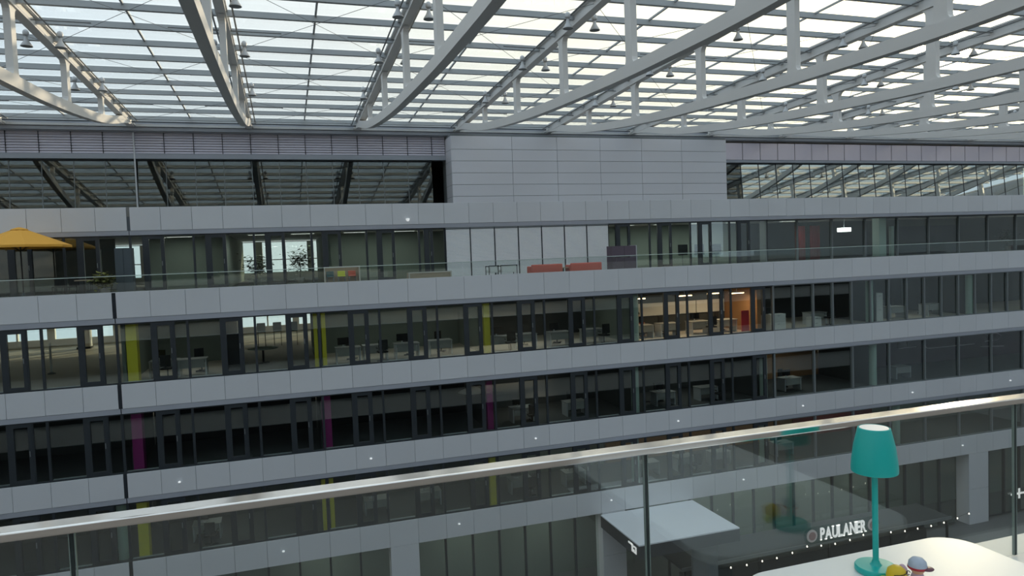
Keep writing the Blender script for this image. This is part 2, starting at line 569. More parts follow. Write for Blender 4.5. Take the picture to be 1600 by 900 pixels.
F1, C1 = -4.85, -2.15
backwindows(XL, 8.0, 52.2, F1, C1, 'rear window wall of the bright open hall on the upper office floor')
inner('wall_inner', (-6.75, -6.6, 33.0, 40, F1, C1), 'wallgreen', 'side wall between bright hall and yellow-ended room')
inner('wall_inner', (-6.55, -2.9, 38.9, 39.05, F1, C1), 'wallgreen', 'back wall of the small office right of the bright hall')
inner('wall_inner', (-2.9, -2.78, 34.2, 42, F1, C1), 'walldark', 'dark side wall left of the break room')
inner('wall_inner', (1.15, 1.35, 33.0, 42, F1, C1), 'wallgreen', 'partition behind the paired yellow fins')
inner('wall_inner', (1.4, 9.0, 38.4, 38.55, F1, C1), 'wallgreen', 'back wall of the office between yellow fins on the upper office floor')
inner('wall_inner', (9.05, 9.2, 33.2, 40, F1, C1), 'wallgreen', 'partition behind the single yellow fin')
inner('wall_inner', (9.25, 17.0, 39.4, 39.55, F1, C1), 'walldark', 'back wall of the office left of the lit room')
inner('wall_inner', (17.05, 17.2, 33.2, 39.3, F1, C1), 'wallgreen', 'partition left of the lit room')
inner('wall_inner', (17.25, 25.2, 36.3, 36.45, F1, C1), 'walldark', 'back wall of the lit room')
inner('wall_inner', (24.9, 25.15, 33.2, 36.29, F1, C1), 'wallbrown', 'warm brown side wall of the lit room')
inner('wall_inner', (25.2, 60, 38.8, 39.0, F1, C1), 'walldark', 'dark back wall of the right hand offices on the upper office floor')
for x in (33.3, 41.0):
    inner('wall_inner', (x, x + 0.15, 33.4, 38.7, F1, C1), 'walldark', 'dark partition at the right end of the upper office floor, %s' % ('nearer the lit room' if x < 40 else 'nearer the photo edge'))
F2, C2 = -8.6, -5.9
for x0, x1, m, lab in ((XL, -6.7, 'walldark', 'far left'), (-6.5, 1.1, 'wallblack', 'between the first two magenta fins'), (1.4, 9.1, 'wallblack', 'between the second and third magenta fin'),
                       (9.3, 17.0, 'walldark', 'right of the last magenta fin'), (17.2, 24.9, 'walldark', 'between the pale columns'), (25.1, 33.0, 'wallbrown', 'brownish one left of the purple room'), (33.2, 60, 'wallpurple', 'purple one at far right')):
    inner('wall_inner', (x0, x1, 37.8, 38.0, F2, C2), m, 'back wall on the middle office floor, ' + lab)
for x in (-6.6, 1.2, 9.15, 17.08, 25.0, 33.05):
    inner('wall_inner', (x - 0.07, x + 0.07, 33.3, 37.7, F2, C2), 'walldark', 'partition on the middle office floor, %s from the left' % ORD[[-6.6, 1.2, 9.15, 17.08, 25.0, 33.05].index(x)])
F3, C3 = -12.32, -9.65
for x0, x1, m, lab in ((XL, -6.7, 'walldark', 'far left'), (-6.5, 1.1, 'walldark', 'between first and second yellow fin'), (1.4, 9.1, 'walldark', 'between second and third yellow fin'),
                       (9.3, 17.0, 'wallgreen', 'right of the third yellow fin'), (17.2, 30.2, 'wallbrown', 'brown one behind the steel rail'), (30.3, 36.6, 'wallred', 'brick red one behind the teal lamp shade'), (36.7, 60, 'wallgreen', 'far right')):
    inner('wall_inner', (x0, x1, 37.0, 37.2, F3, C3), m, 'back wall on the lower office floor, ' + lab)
FG, CG = -17.8, -13.4
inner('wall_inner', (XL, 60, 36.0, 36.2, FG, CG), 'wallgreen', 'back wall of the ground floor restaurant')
FT, CT = -1.1, 1.56
backwindows(-5.2, 3.4, 52.2, FT, CT, 'rear window wall behind the terrace lounge with plants')
backwindows(-16.0, -9.0, 52.2, FT, CT, 'rear window wall at the left end of the terrace floor')
inner('wall_inner', (XL, -8.2, 40.0, 40.2, FT, CT), 'walldark', 'dark back wall behind the yellow parasol')
inner('wall_inner', (-6.7, -2.9, 40.4, 40.55, FT, CT), 'wallgreen', 'grey green wall right of the dark cabinet on the terrace floor')
inner('wall_inner', (-2.9, -2.78, 37.6, 52, FT, CT), 'wallgreen', 'side wall left of the terrace lounge')
inner('wall_inner', (2.1, 2.25, 38.0, 52, FT, CT), 'wallgreen', 'side wall right of the terrace lounge')
inner('wall_inner', (2.3, 18.2, 40.6, 40.8, FT, CT), 'wallgreen', 'back wall behind the blinds on the terrace floor')
inner('wall_inner', (18.2, 29.6, 41.2, 41.4, FT, CT), 'wallgreen', 'pale green back wall right of the plum box on the terrace floor')
inner('wall_inner', (29.6, 60, 42.2, 42.4, FT, CT), 'walldark', 'dark back wall at the right end of the terrace floor')
inner('wall_inner', (XL, 60, 44, 44.2, 2.83, 5.7), 'wallblack', 'dark back wall of the top storey')

# ================================================================== windows of the far facade
WI = [0]


def window(x0, x1, z0, z1, y, style, label, gl='gs', fr='frame'):
    WI[0] += 1
    st = structure('window_%d' % WI[0], label, ((x0 + x1) / 2, y, z0))
    d0, d1 = y, y + 0.09
    yp0, yp1 = y + 0.04, y + 0.055
    zi0, zi1 = z0 + 0.05, z1 - 0.06
    bars = [(x0, x1, d0, d1, z0, zi0), (x0, x1, d0, d1, zi1, z1)]
    if style in ('A', 'B'):
        # offsets of wide pane, sash and narrow pane
        if style == 'A':
            segs = [('w', 0.05, 1.27), ('s', 1.27, 2.15), ('n', 2.19, 2.63)]
        else:
            segs = [('n', 0.05, 0.50), ('s', 0.54, 1.42), ('w', 1.46, 2.63)]
        boxes('frame', bars + [(x0, x0 + 0.05, d0, d1, zi0, zi1), (x1 - 0.05, x1, d0, d1, zi0, zi1)], fr, st)
        s = (x1 - x0) / 2.684
        for kind, a, b in segs:
            a, b = x0 + a * s, x0 + b * s
            if kind == 's':
                sf = boxes('sash', [(a, a + 0.24, d0 - 0.02, d1, zi0, zi1), (b - 0.15, b, d0 - 0.02, d1, zi0, zi1), (a + 0.24, b - 0.15, d0 - 0.02, d1, zi0, zi0 + 0.14),
                                    (a + 0.24, b - 0.15, d0 - 0.02, d1, zi1 - 0.13, zi1)], fr, st)
                box('pane', (a + 0.24, b - 0.15, yp0, yp1, zi0 + 0.14, zi1 - 0.13), gl, st)
                box('handle', (b - 0.13, b - 0.10, d0 - 0.06, d0 - 0.02, (z0 + z1) / 2 - 0.12, (z0 + z1) / 2 + 0.1), 'fin', sf)
            else:
                box('pane', (a, b, yp0, yp1, zi0, zi1), gl, st)
        box('mullion', (x0 + 2.15 * s, x0 + 2.19 * s, d0, d1, zi0, zi1), fr, st) if style == 'A' else box('mullion', (x0 + 0.50 * s, x0 + 0.54 * s, d0, d1, zi0, zi1), fr, st)
        box('sill', (x0 + 0.06, x0 + 1.25 * s, d1, d1 + 0.12, z0 + 0.02, z0 + 0.07), 'silver', st)
    else:
        boxes('frame', bars, fr, st)
        n = max(1, round((x1 - x0) / GX)) if style == 'P' else 1
        w = (x1 - x0) / n
        for i in range(n):
            mw = {'gd': 0.015, 'gm': 0.03}.get(gl, 0.045)
            box('mullion', (x0 + i * w - mw, x0 + i * w + mw, d0 - (0.06 if mw > 0.04 else -0.03), d1, zi0, zi1), 'fin' if fr == 'fin' or gl == 'gd' else 'frame', st)
            box('pane', (x0 + i * w + mw, x0 + (i + 1) * w - mw, yp0, yp1, zi0, zi1), gl, st)
    if gl in ('gd', 'gm'):
        st.rotation_euler.x = -math.radians(5.0)
    return st


YW = YF + 0.10
for nm, z0, z1 in (('upper office', -4.74, -2.22), ('middle office', -8.48, -5.97), ('lower office', -12.20, -9.72)):
    n = 0
    for k in range(-6, 24, 2):
        window(g(k), g(k + 2), z0, z1, YW, 'A', 'dark framed window with opening sash on the %s floor, %s from the left' % (nm, ORD[n]))
        n += 1
    if nm == 'upper office':
        for k in range(24, 41):
            window(g(k), g(k + 1), z0, z1, YW, 'Q', 'plain fixed window at the right end of the upper office floor, %s in its row' % ORD[k - 24], fr='fin')
    else:
        for k in range(24, 41, 2):
            window(g(k), g(k + 2), z0, z1, YW, 'Q', 'wide fixed window at the right end of the %s floor, %s in its row' % (nm, ORD[(k - 24) // 2]), fr='fin')
# terrace windows
YTW = 36.32
n = 0
for k in range(-6, 11, 2):
    x1 = g(k + 2)
    window(g(k), min(x1, 8.0), -1.1, 1.55, YTW, 'B', 'terrace window with opening sash left of the blinds, %s from the left' % ORD[n])
    n += 1
for i, k in enumerate(range(18, 26, 2)):
    window(g(k) + (0.0 if i else 0.0), g(k + 2), -1.1, 1.55, YTW, 'B', 'terrace window with opening sash right of the blinds, %s in its row' % ORD[i])
for i, k in enumerate(range(26, 45, 2)):
    window(g(k), g(k + 2), -1.1, 1.55, YTW + 0.6, 'Q', 'wide dark terrace window at the right end, %s in its row' % ORD[i], fr='fin')
inner('wall_inner', (g(26) - 0.1, g(26), YTW, YTW + 0.6, -1.1, 1.55), 'fin', 'short return wall between near and set-back terrace windows')
# top storey windows
for i, k in enumerate(range(-6, 11)):
    window(g(k), min(g(k + 1), XB0), 2.86, 5.38, YT, 'Q', 'dark mirroring top storey window left of the closed block, %s from the left' % ORD[i], gl='gd', fr='frame')
for i, k in enumerate(range(24, 46)):
    window(max(g(k), XB1), g(k + 1), 2.86, 5.32, YT, 'Q', 'mirroring top storey window right of the closed block, %s in its row' % ORD[i], gl='gm' if i > 1 else 'gd', fr='frame')
# ground floor storefront
pill = [(3.95, 5.27), (14.7, 16.0), (39.5, 41.1)]
n = 0
k = -4
xs = [g(i) for i in range(-5, 42)]
for a, b in zip(xs, xs[1:]):
    if any(a < p1 - 0.1 and b > p0 + 0.1 for p0, p1 in pill):
        continue
    window(a, b, -17.7, -13.40, YF + 0.35, 'R', 'tall ground floor storefront window, %s from the left' % (ORD[n] if n < 34 else 'thirty-%s' % ORD[n - 30]))
    n += 1
for i, (a, b) in enumerate(pill):
    st = structure('wall_pier', 'grey panelled ground floor pier, %s from the left' % ORD[i], ((a + b) / 2, YF, -17.8))
    for z0, z1 in ((-17.8, -15.6), (-15.59, -13.36)):
        box('panel', (a, b, YF, YF + 0.05, z0 + 0.004, z1 - 0.004), 'panel', st, 0.006)
    box('core', (a + 0.02, b - 0.02, YF + 0.055, YF + 0.9, -17.8, -13.36), 'panel', st)

# coloured fins and pale columns behind the glass


def fin(x0, x1, z0, z1, m, label):
    o = box('partition_fin', (x0, x1, YW + 0.25, YW + 0.75, z0, z1), m)
    return tag(o, label, 'partition', 'coloured partition ends behind the windows')


for nm, z0, z1, m, cn in (('upper office', F1, C1, 'yellow', 'yellow'), ('middle office', F2, C2, 'magenta', 'magenta'), ('lower office', F3, C3, 'yellow', 'yellow')):
    fin(-6.52, -6.12, z0, z1, m, '%s partition end beside the dark seam on the %s floor' % (cn, nm))
    if cn == 'yellow':
        fin(1.02, 1.18, z0, z1, m, 'left one of two narrow yellow partition ends on the %s floor' % nm)
        fin(1.36, 1.54, z0, z1, m, 'right one of two narrow yellow partition ends on the %s floor' % nm)
    else:
        fin(1.20, 1.60, z0, z1, m, 'magenta partition end below the paired yellow ones')
    fin(8.95, 9.25, z0, z1, m, 'rightmost %s partition end on the %s floor' % (cn, nm))
for nm, z0, z1, xs2 in (('upper office', F1, C1, (17.2, 32.6, 40.4)), ('middle office', F2, C2, (17.1, 25.1, 32.8)), ('lower office', F3, C3, (-7.15, 17.0, 25.0, 34.5))):
    for i, x in enumerate(xs2):
        t = empty('column', (x, YW + 0.55, z0), 'pale round column behind the %s windows, %s from the left' % (nm, ORD[i]), 'column', 'pale columns behind the windows')
        lathe('shaft', [(0.21, 0.0), (0.21, z1 - z0)], 'palegreen', (x, YW + 0.55, z0), t, 20)
        lathe('base_ring', [(0.22, 0.0), (0.225, 0.02), (0.225, 0.08), (0.22, 0.1)], 'fin', (x, YW + 0.55, z0), t, 20)
t = empty('column', (38.0, 37.6, FT), 'pale square column behind the dark terrace windows', 'column')
box('shaft', (37.7, 38.3, 37.3, 37.9, FT, CT), 'palegreen', t, 0.02)
box('base_ring', (37.68, 38.32, 37.28, 37.92, FT, FT + 0.1), 'fin', t)

# ================================================================== glass roof
K = 0.024


def rz(y):
    return 7.1 + K * (38.6 - y)


roof = structure('ceiling_glass', 'sloping glass roof over the atrium on rows of grey purlins', (16, 13, 7.5))
PY = [37.82 - 1.64 * i for i in range(38)]
tilt = -math.atan(K)
for i, y in enumerate(PY):
    box('purlin', (g(-12), g(54), y - 0.07, y + 0.07, rz(y) + 0.01, rz(y) + 0.19), 'purlin', roof)
RX = [g(2 * j) for j in range(-6, 28)]
for j, x in enumerate(RX):
    bm = bmesh.new()
    ribbon_bm(bm, [(PY[-1], rz(PY[-1]) + 0.14, rz(PY[-1]) + 0.20), (38.6, rz(38.6) + 0.14, rz(38.6) + 0.20)], x - 0.03, x + 0.03)
    from_bm('rafter', bm, 'purlin', (0, 0, 0), roof)
rows = [38.55] + PY
rest = bmesh.new()
for i in range(len(rows) - 1):
    y1, y0 = rows[i], rows[i + 1]
    ym = (y0 + y1) / 2
    for x0, x1 in zip(RX, RX[1:]):
        if i <= 12 and x0 > -12.5 and x0 < 50:
            o = box('pane', (x0 + 0.03, x1 - 0.03, y0 + 0.02, y1 - 0.02, rz(ym) + 0.201, rz(ym) + 0.215), 'gr', roof)
            o.rotation_euler.x = tilt
        else:
            bm_box(rest, x0 + 0.03, x1 - 0.03, y0 + 0.02, y1 - 0.02, rz(ym) + 0.201, rz(ym) + 0.215)
tag(from_bm('pane_field', rest, 'gr', (0, 0, 0), roof), kind='stuff')
for j in range(-1, 9):
    xa, xb = g(4 * j), g(4 * j + 4)
    for a in (19.8, 26.4, 33.0):
        for p, q in (((xa, a), (xb, a + 6.6 if a < 30 else 38.0)), ((xb, a), (xa, a + 6.6 if a < 30 else 38.0))):
            tube('brace_cable', [(p[0], p[1], rz(p[1]) - 0.05), (q[0], q[1], rz(q[1]) - 0.05)], 0.008, 'cable', roof, 5)

ZB = [(0, 4.62), (5, 4.74), (9, 4.95), (12.3, 5.15), (16, 5.48), (19.8, 5.92), (22.3, 6.38), (24.0, 6.78), (25.2, 6.93)]


def zb(y):
    dd = abs(y - 12.6)
    for (a, za), (b, zb_) in zip(ZB, ZB[1:]):
        if dd <= b:
            u = (dd - a) / (b - a)
            return za + (zb_ - za) * u
    return ZB[-1][1]


def smooth_zb(y):
    return sum(zb(y + e) for e in (-1.2, -0.6, 0, 0.6, 1.2)) / 5


def make_truss():
    t = empty('roof_truss', (0, 0, 0))
    ys = [37.6 - i * (50.0 / 60) for i in range(61)]
    bm = bmesh.new()
    for x0, x1, a, b in ((-0.14, 0.14, -0.24, -0.18), (-0.14, 0.14, 0.14, 0.20), (-0.035, 0.035, -0.18, 0.14)):
        ribbon_bm(bm, [(y, rz(y) + a, rz(y) + b) for y in (38.3, 12.6, -24.0)], x0, x1)
    from_bm('top_chord', bm, 'steel', (0, 0, 0), t)
    bm = bmesh.new()
    ribbon_bm(bm, [(y, smooth_zb(y), min(smooth_zb(y) + 0.34, rz(y) - 0.2)) for y in ys], -0.13, 0.13)
    from_bm('bottom_chord', bm, 'steel', (0, 0, 0), t)
    for y in (32.4, 27.55, 22.5, 17.6, 12.6, 7.6, 2.6, -2.4, -7.3):
        a, b = smooth_zb(y) + 0.30, rz(y) - 0.25
        h = 0.18 if y < 30 else 0.12
        r = min(0.22, (b - a) / 4)
        pts = []
        for i in range(5):
            th = i / 4 * math.pi / 2
            pts.append((y + h + r - r * math.sin(th), a + r - r * math.cos(th)))
        pts = pts + [(p[0], a + b - p[1]) for p in reversed(pts)]
        pts = pts + [(2 * y - p[0], p[1]) for p in reversed(pts)]
        prism('post', pts, 'x', -0.09, 0.09, 'steel', t)
        if y > 0 and y < 36:
            pass
    for y in (32.4,):
        box('bearing_plate', (-0.2, 0.2, 37.9, 38.4, 6.92, 7.0), 'steel', t)
    for y in (23.95, 29.15, 34.1):
        tube('sprinkler_pipe', [(-1.65, y, rz(y) - 0.12), (-0.1, y, rz(y) - 0.12)], 0.02, 'cable', t, 6)
        tube('sprinkler_pipe', [(0.1, y, rz(y) - 0.12), (1.65, y, rz(y) - 0.12)], 0.02, 'cable', t, 6)
    tube('conduit', [(-0.3, 38.2, rz(38.2) + 0.02), (-0.3, 6.0, rz(6) + 0.02)], 0.028, 'cable', t, 6)
    tube('conduit', [(0.3, 38.2, rz(38.2) + 0.02), (0.3, 6.0, rz(6) + 0.02)], 0.028, 'cable', t, 6)
    return t


def copy_tree(o, parent=None):
    c = o.copy()
    C.objects.link(c)
    if parent:
        c.parent = parent
    for ch in o.children:
        copy_tree(ch, c)
    return c


def make_bell():
    t = empty('bell_lamp', (0, 0, 0))
    lathe('globe', [(0.0, 0.20), (0.05, 0.205), (0.10, 0.25), (0.11, 0.33), (0.085, 0.41), (0.03, 0.45), (0.0, 0.455)], 'lampgrey', (0, 0, 0), t, 14)
    lathe('bell', [(0.20, -0.16), (0.19, -0.13), (0.12, -0.02), (0.07, 0.08), (0.05, 0.19), (0.0, 0.2)], 'lampgrey', (0, 0, 0), t, 16)
    lathe('reflector', [(0.185, -0.165), (0.17, -0.15), (0.0, -0.13)], 'fin', (0, 0, 0), t, 16)
    return t


tr0 = make_truss()
be0 = make_bell()
usedb = False
for i in range(17):
    k = -4 + 4 * i - 4
    x = g(k)
    t = tr0 if i == 0 else copy_tree(tr0)
    t.location = (x, 0, 0)
    tag(t, 'pale steel fish-belly roof truss with upright posts, %s from the left' % ORD[i], 'roof truss', 'roof trusses')
    if i > 12:
        continue
    for s in (-1, 1):
        for q, y in enumerate((30.6, 25.4, 20.9)):
            b = be0 if not usedb else copy_tree(be0)
            usedb = True
            b.scale = (0.85, 0.85, 0.85)
            b.location = (x + s * 0.46, y, 6.98 + K * (30 - y))
            tag(b, 'grey bell lamp on %s side of %s truss, %s one out from the far wall' % ('left' if s < 0 else 'right', ORD[i], ORD[q]), 'lamp', 'bell lamps under the roof trusses')
            if q == 0 and i == 0 and s < 0:
                pass
for o in list(bpy.data.objects):
    pass

def lamp_light(parent, loc, sx, sy, power, col):
    ld = bpy.data.lights.new('lamp_light', 'AREA')
    ld.shape = 'RECTANGLE'
    ld.size, ld.size_y = sx, sy
    ld.energy = power
    ld.color = col
    put(bpy.data.objects.new('lamp_light', ld), loc, parent)


def ceiling_fill_lamp(x, y, zc, label, power, col=(0.95, 1.0, 0.92)):
    t = empty('ceiling_fill_lamp', (x, y, zc), label, 'lamp', 'flat office ceiling lamps')
    box('frame', (x - 0.62, x + 0.62, y - 0.17, y + 0.17, zc - 0.05, zc), 'silver', t)
    box('diffuser', (x - 0.58, x + 0.58, y - 0.13, y + 0.13, zc - 0.06, zc - 0.05), 'lampsoft', t)
    lamp_light(t, (x, y, zc - 0.065), 1.1, 0.24, power, col)


# ================================================================== terrace
for i, x in enumerate((-5.0, -1.2, 0.9, 3.6, 6.2, 19.6, 22.2, 24.8, 27.4, 31.5)):
    ceiling_fill_lamp(x, 38.6, 1.56, 'flat white ceiling lamp behind the terrace windows, %s from the left' % ORD[i], (22 if i < 5 else 36) if i < 9 else 14)
for i, x in enumerate((-4.6, 3.2, 6.6, 11.0, 14.6, 27.6, 36.5)):  # unseen lamps added to brighten the upper offices
    ceiling_fill_lamp(x, 35.4, -2.15, 'added flat white fill lamp behind the upper office windows, %s from the left' % ORD[i], 9)
for i, x in enumerate((12.5, 20.8, 28.5)):  # added fill; this floor shows no lamps of its own
    ceiling_fill_lamp(x, 35.4, -5.9, 'added flat white fill lamp behind the middle office windows, %s from the left' % ORD[i], 12)
for i, x in enumerate((-3.0, 5.0, 13.0, 18.8, 22.6, 27.0, 33.0, 39.5)):  # fill lamps added to lift the lower office rooms
    ceiling_fill_lamp(x, 34.8, -9.65, 'added flat white fill lamp behind the lower office windows, %s from the left' % ORD[i], 8)
for i, x in enumerate((1.0, 8.0, 12.5, 22.0, 26.0, 30.0, 34.5)):  # lamps added so the storefront interior turns lighter
    ceiling_fill_lamp(x, 34.4, -13.4, 'added flat white fill lamp behind the ground floor storefront, %s from the left' % ORD[i], 20)
tb = structure('wall_balustrade', 'low glass balustrade along the far terrace edge', (16, YF + 0.15, -0.93))
for k in range(-5, 41, 2):
    a, b = g(k), g(k + 2)
    box('pane', (a + 0.01, b - 0.01, YF + 0.14, YF + 0.155, -0.93, -0.28), 'gt', tb)
    box('top_edge', (a + 0.01, b - 0.01, YF + 0.13, YF + 0.165, -0.28, -0.255), 'edgepale', tb)


def blind(x0, x1, i):
    t = empty('venetian_blind', ((x0 + x1) / 2, YTW - 0.08, -1.08), 'closed silver venetian blind on the terrace, %s from the left' % ORD[i], 'blind', 'closed blinds on the terrace')
    bm = bmesh.new()
    c = Vector(((x0 + x1) / 2, YTW - 0.06, 0.2))
    nn = 34
    for j in range(nn):
        z = -1.05 + j * 2.5 / nn
        v = [bm.verts.new(Vector(p) - c) for p in ((x0 + 0.03, YTW - 0.085, z), (x1 - 0.03, YTW - 0.085, z), (x1 - 0.03, YTW - 0.04, z + 0.062), (x0 + 0.03, YTW - 0.04, z + 0.062),
                                                  (x0 + 0.03, YTW - 0.088, z + 0.006), (x1 - 0.03, YTW - 0.088, z + 0.006), (x1 - 0.03, YTW - 0.043, z + 0.068), (x0 + 0.03, YTW - 0.043, z + 0.068))]
        for f in ((0, 1, 2, 3), (4, 7, 6, 5), (0, 4, 5, 1), (3, 2, 6, 7), (0, 3, 7, 4), (1, 5, 6, 2)):
            bm.faces.new([v[q] for q in f])
    tag(from_bm('slats', bm, 'blind', c, t), kind='stuff')
    box('guide_rail', (x0, x0 + 0.025, YTW - 0.1, YTW - 0.03, -1.08, 1.5), 'frame', t)
    box('guide_rail', (x1 - 0.025, x1, YTW - 0.1, YTW - 0.03, -1.08, 1.5), 'frame', t)
    box('head_box', (x0 + 0.025, x1 - 0.025, YTW - 0.1, YTW - 0.02, 1.46, 1.54), 'fin', t)


for i in range(7):
    blind(g(11) + i * GX + 0.04, g(12) + i * GX + 0.04, i)
inner('wall_inner', (g(11), g(18), YTW + 0.02, YTW + 0.1, -1.1, 1.55), 'walldark', 'dark glazing wall directly behind the closed blinds')


def parasol(x, y):
    t = empty('parasol', (x, y, -1.1), 'wide yellow parasol on the terrace at the left edge', 'parasol')
    bm = bmesh.new()
    n = 8
    top = bm.verts.new((0, 0, 2.95))
    levels = []
    for r, z in ((0.28, 2.90), (1.0, 2.60), (1.85, 2.24), (1.86, 2.14)):
        levels.append([bm.verts.new((r * math.cos(2 * math.pi * i / n + math.pi / 8), r * math.sin(2 * math.pi * i / n + math.pi / 8), z)) for i in range(n)])
    for i in range(n):
        bm.faces.new([top, levels[0][i], levels[0][(i + 1) % n]])
        for a, b in zip(levels, levels[1:]):
            bm.faces.new([a[i], b[i], b[(i + 1) % n], a[(i + 1) % n]])
    o = from_bm('canopy', bm, 'umb', (x, y, -1.1), t)
    so = o.modifiers.new('thick', 'SOLIDIFY')
    so.thickness = 0.012
    lathe('vent_cap', [(0.34, 2.90), (0.30, 2.93), (0.08, 3.0), (0.0, 3.01)], 'umb', (x, y, -1.1), t, 8, False)
    lathe('pole', [(0.03, 0.05), (0.03, 2.9)], 'dark', (x, y, -1.1), t, 10)
    lathe('base', [(0.42, 0.0), (0.42, 0.05), (0.06, 0.08), (0.05, 0.3)], 'slate', (x, y, -1.1), t, 20)
    for i in range(n):
        an = 2 * math.pi * i / n + math.pi / 8
        rb = tube('rib', [(x + 0.05 * math.cos(an), y + 0.05 * math.sin(an), 1.76), (x + 1.82 * math.cos(an), y + 1.82 * math.sin(an), 1.11)], 0.012, 'dark', t, 5)
        tube('strut', [(x + 0.05 * math.cos(an), y + 0.05 * math.sin(an), 0.95), (x + 0.9 * math.cos(an), y + 0.9 * math.sin(an), 1.42)], 0.01, 'dark', rb, 5)


parasol(-10.5, 34.2)
t = empty('cabinet', (-6.74, 34.75, -1.1), 'tall slate grey cabinet on the terrace near the seam', 'cabinet')
box('body', (-7.1, -6.42, 34.5, 35.0, -1.1, 0.93), 'slate', t, 0.01)
box('door', (-7.08, -6.77, 34.48, 34.498, -1.02, 0.9), 'slate', t)
box('door', (-6.75, -6.44, 34.48, 34.498, -1.02, 0.9), 'slate', t)
# wooden frame bench with coloured stools
t = empty('planter_bench', (2.37, 33.0, -1.1), 'tall pale framed wooden planter box behind three coloured seats', 'planter')
ring('frame', 1.60, 3.2, 32.80, 32.86, -1.08, -0.24, 0.05, 'woodedge', t)
box('back_board', (1.61, 3.15, 33.3, 33.34, -1.08, -0.3), 'wood', t)
box('side_board', (1.60, 1.6, 32.87, 33.3, -1.08, -0.3), 'wood', t)
box('side_board', (3.16, 3.2, 32.87, 33.3, -1.08, -0.3), 'wood', t)
for x, m, cn, in ((1.88, 'petrol', 'petrol blue'), (2.38, 'lime', 'lime yellow'), (2.86, 'coral', 'coral red')):
    t = empty('stool', (x, 33.05, -1.1), '%s terrace stool inside the pale wooden frame' % cn, 'stool', 'coloured stools on the terrace')
    box('seat', (x - 0.17, x + 0.17, 32.9, 33.2, -0.70, -0.66), m, t, 0.015)
    box('backrest', (x - 0.17, x + 0.17, 33.18, 33.22, -0.66, -0.45), m, t, 0.015)
    for dx in (-0.14, 0.14):
        for dy in (32.93, 33.17):
            box('leg', (x + dx - 0.012, x + dx + 0.012, dy - 0.012, dy + 0.012, -1.1, -0.7), 'fin', t)
t = empty('planter_box', (6.45, 33.0, -1.1), 'low long wooden planter box at the terrace edge', 'planter')
ring('frame', 5.42, 7.47, 32.78, 32.84, -1.08, -0.65, 0.05, 'woodedge', t)
box('front_board', (5.47, 7.42, 32.84, 32.86, -1.03, -0.7), 'wood', t)
box('back_board', (5.42, 7.47, 33.3, 33.34, -1.1, -0.67), 'wood', t)
for x in (5.42, 7.43):
    box('end_board', (x, x + 0.04, 32.86, 33.3, -1.1, -0.67), 'wood', t)
box('soil', (5.47, 7.42, 32.87, 33.29, -1.1, -0.78), 'trunk', t)


def armchair(x, label, m='paper', w=0.8):
    t = empty('lounge_chair', (x, 33.3, -1.1), label, 'chair', 'white lounge chairs on the terrace')
    box('seat', (x - w / 2, x + w / 2, 33.05, 33.6, -0.85, -0.72), m, t, 0.02)
    box('backrest', (x - w / 2 + 0.03, x + w / 2 - 0.03, 32.98, 33.05, -0.85, -0.50), m, t, 0.02)
    boxes('frame', [(x - w / 2 - 0.03, x - w / 2, 32.98, 33.6, -0.55, -0.52), (x + w / 2, x + w / 2 + 0.03, 32.98, 33.6, -0.55, -0.52), (x - w / 2 - 0.03, x + w / 2 + 0.03, 32.95, 32.98, -0.52, -0.49)], 'dark', t)
    for dx in (-w / 2 - 0.015, w / 2 + 0.015):
        for y in (33.0, 33.58):
            box('leg', (x + dx - 0.015, x + dx + 0.015, y - 0.015, y + 0.015, -1.1, -0.55), 'dark', t)


armchair(9.62, 'small white lounge chair left of the larger one in front of the blinds', w=0.45)
armchair(10.4, 'dark framed white lounge chair left of the salmon sofas')


def sofa(x0, x1, label):
    t = empty('sofa', ((x0 + x1) / 2, 33.35, -1.1), label, 'sofa', 'salmon sofas on the terrace')
    box('backrest', (x0, x1, 33.0, 33.18, -1.05, -0.54), 'salmon', t, 0.05)
    box('seat', (x0 + 0.14, x1 - 0.14, 33.18, 33.8, -1.05, -0.72), 'salmon', t, 0.05)
    box('armrest', (x0, x0 + 0.14, 33.18, 33.8, -1.05, -0.62), 'salmon', t, 0.04)
    box('armrest', (x1 - 0.14, x1, 33.18, 33.8, -1.05, -0.62), 'salmon', t, 0.04)
    for x in (x0 + 0.06, x1 - 0.06):
        for y in (33.08, 33.7):
            box('leg', (x - 0.02, x + 0.02, y - 0.02, y + 0.02, -1.1, -1.05), 'dark', t)


sofa(11.60, 13.25, 'left salmon pink sofa in front of the blinds')
sofa(13.7, 15.41, 'right salmon pink sofa beside the plum box')
t = empty('side_table', (13.47, 33.5, -1.1), 'small pale wooden table between the two salmon sofas', 'table')
box('table_top', (13.29, 13.66, 33.25, 33.75, -0.78, -0.74), 'wood', t)
box('leg', (13.44, 13.50, 33.46, 33.54, -1.1, -0.78), 'dark', t)
t = empty('screen_box', (17.3, 34.5, -1.1), 'plum coloured four panel screen on the terrace right of the sofas', 'screen')
for i, (a, b) in enumerate(((16.6, 17.29), (17.31, 18.0))):
    for z0, z1 in ((-1.1, -0.36), (-0.34, 0.25)):
        box('panel', (a, b, 34.2, 34.24, z0, z1), 'plum', t)
box('frame', (18.0, 18.05, 34.18, 34.9, -1.1, 0.27), 'silver', t)
box('side_panel', (16.6, 16.64, 34.25, 34.9, -1.1, 0.25), 'plum', t)
t = empty('bistro_table', (-8.2, 34.0, -1.1), 'small pale terrace table under the edge of the yellow parasol', 'table')
box('table_top', (-8.5, -7.9, 33.7, 34.3, -0.42, -0.38), 'wood', t)
box('leg', (-8.23, -8.17, 33.97, 34.03, -1.1, -0.42), 'dark', t)
box('base', (-8.4, -8.0, 33.8, 34.2, -1.1, -1.07), 'dark', t)
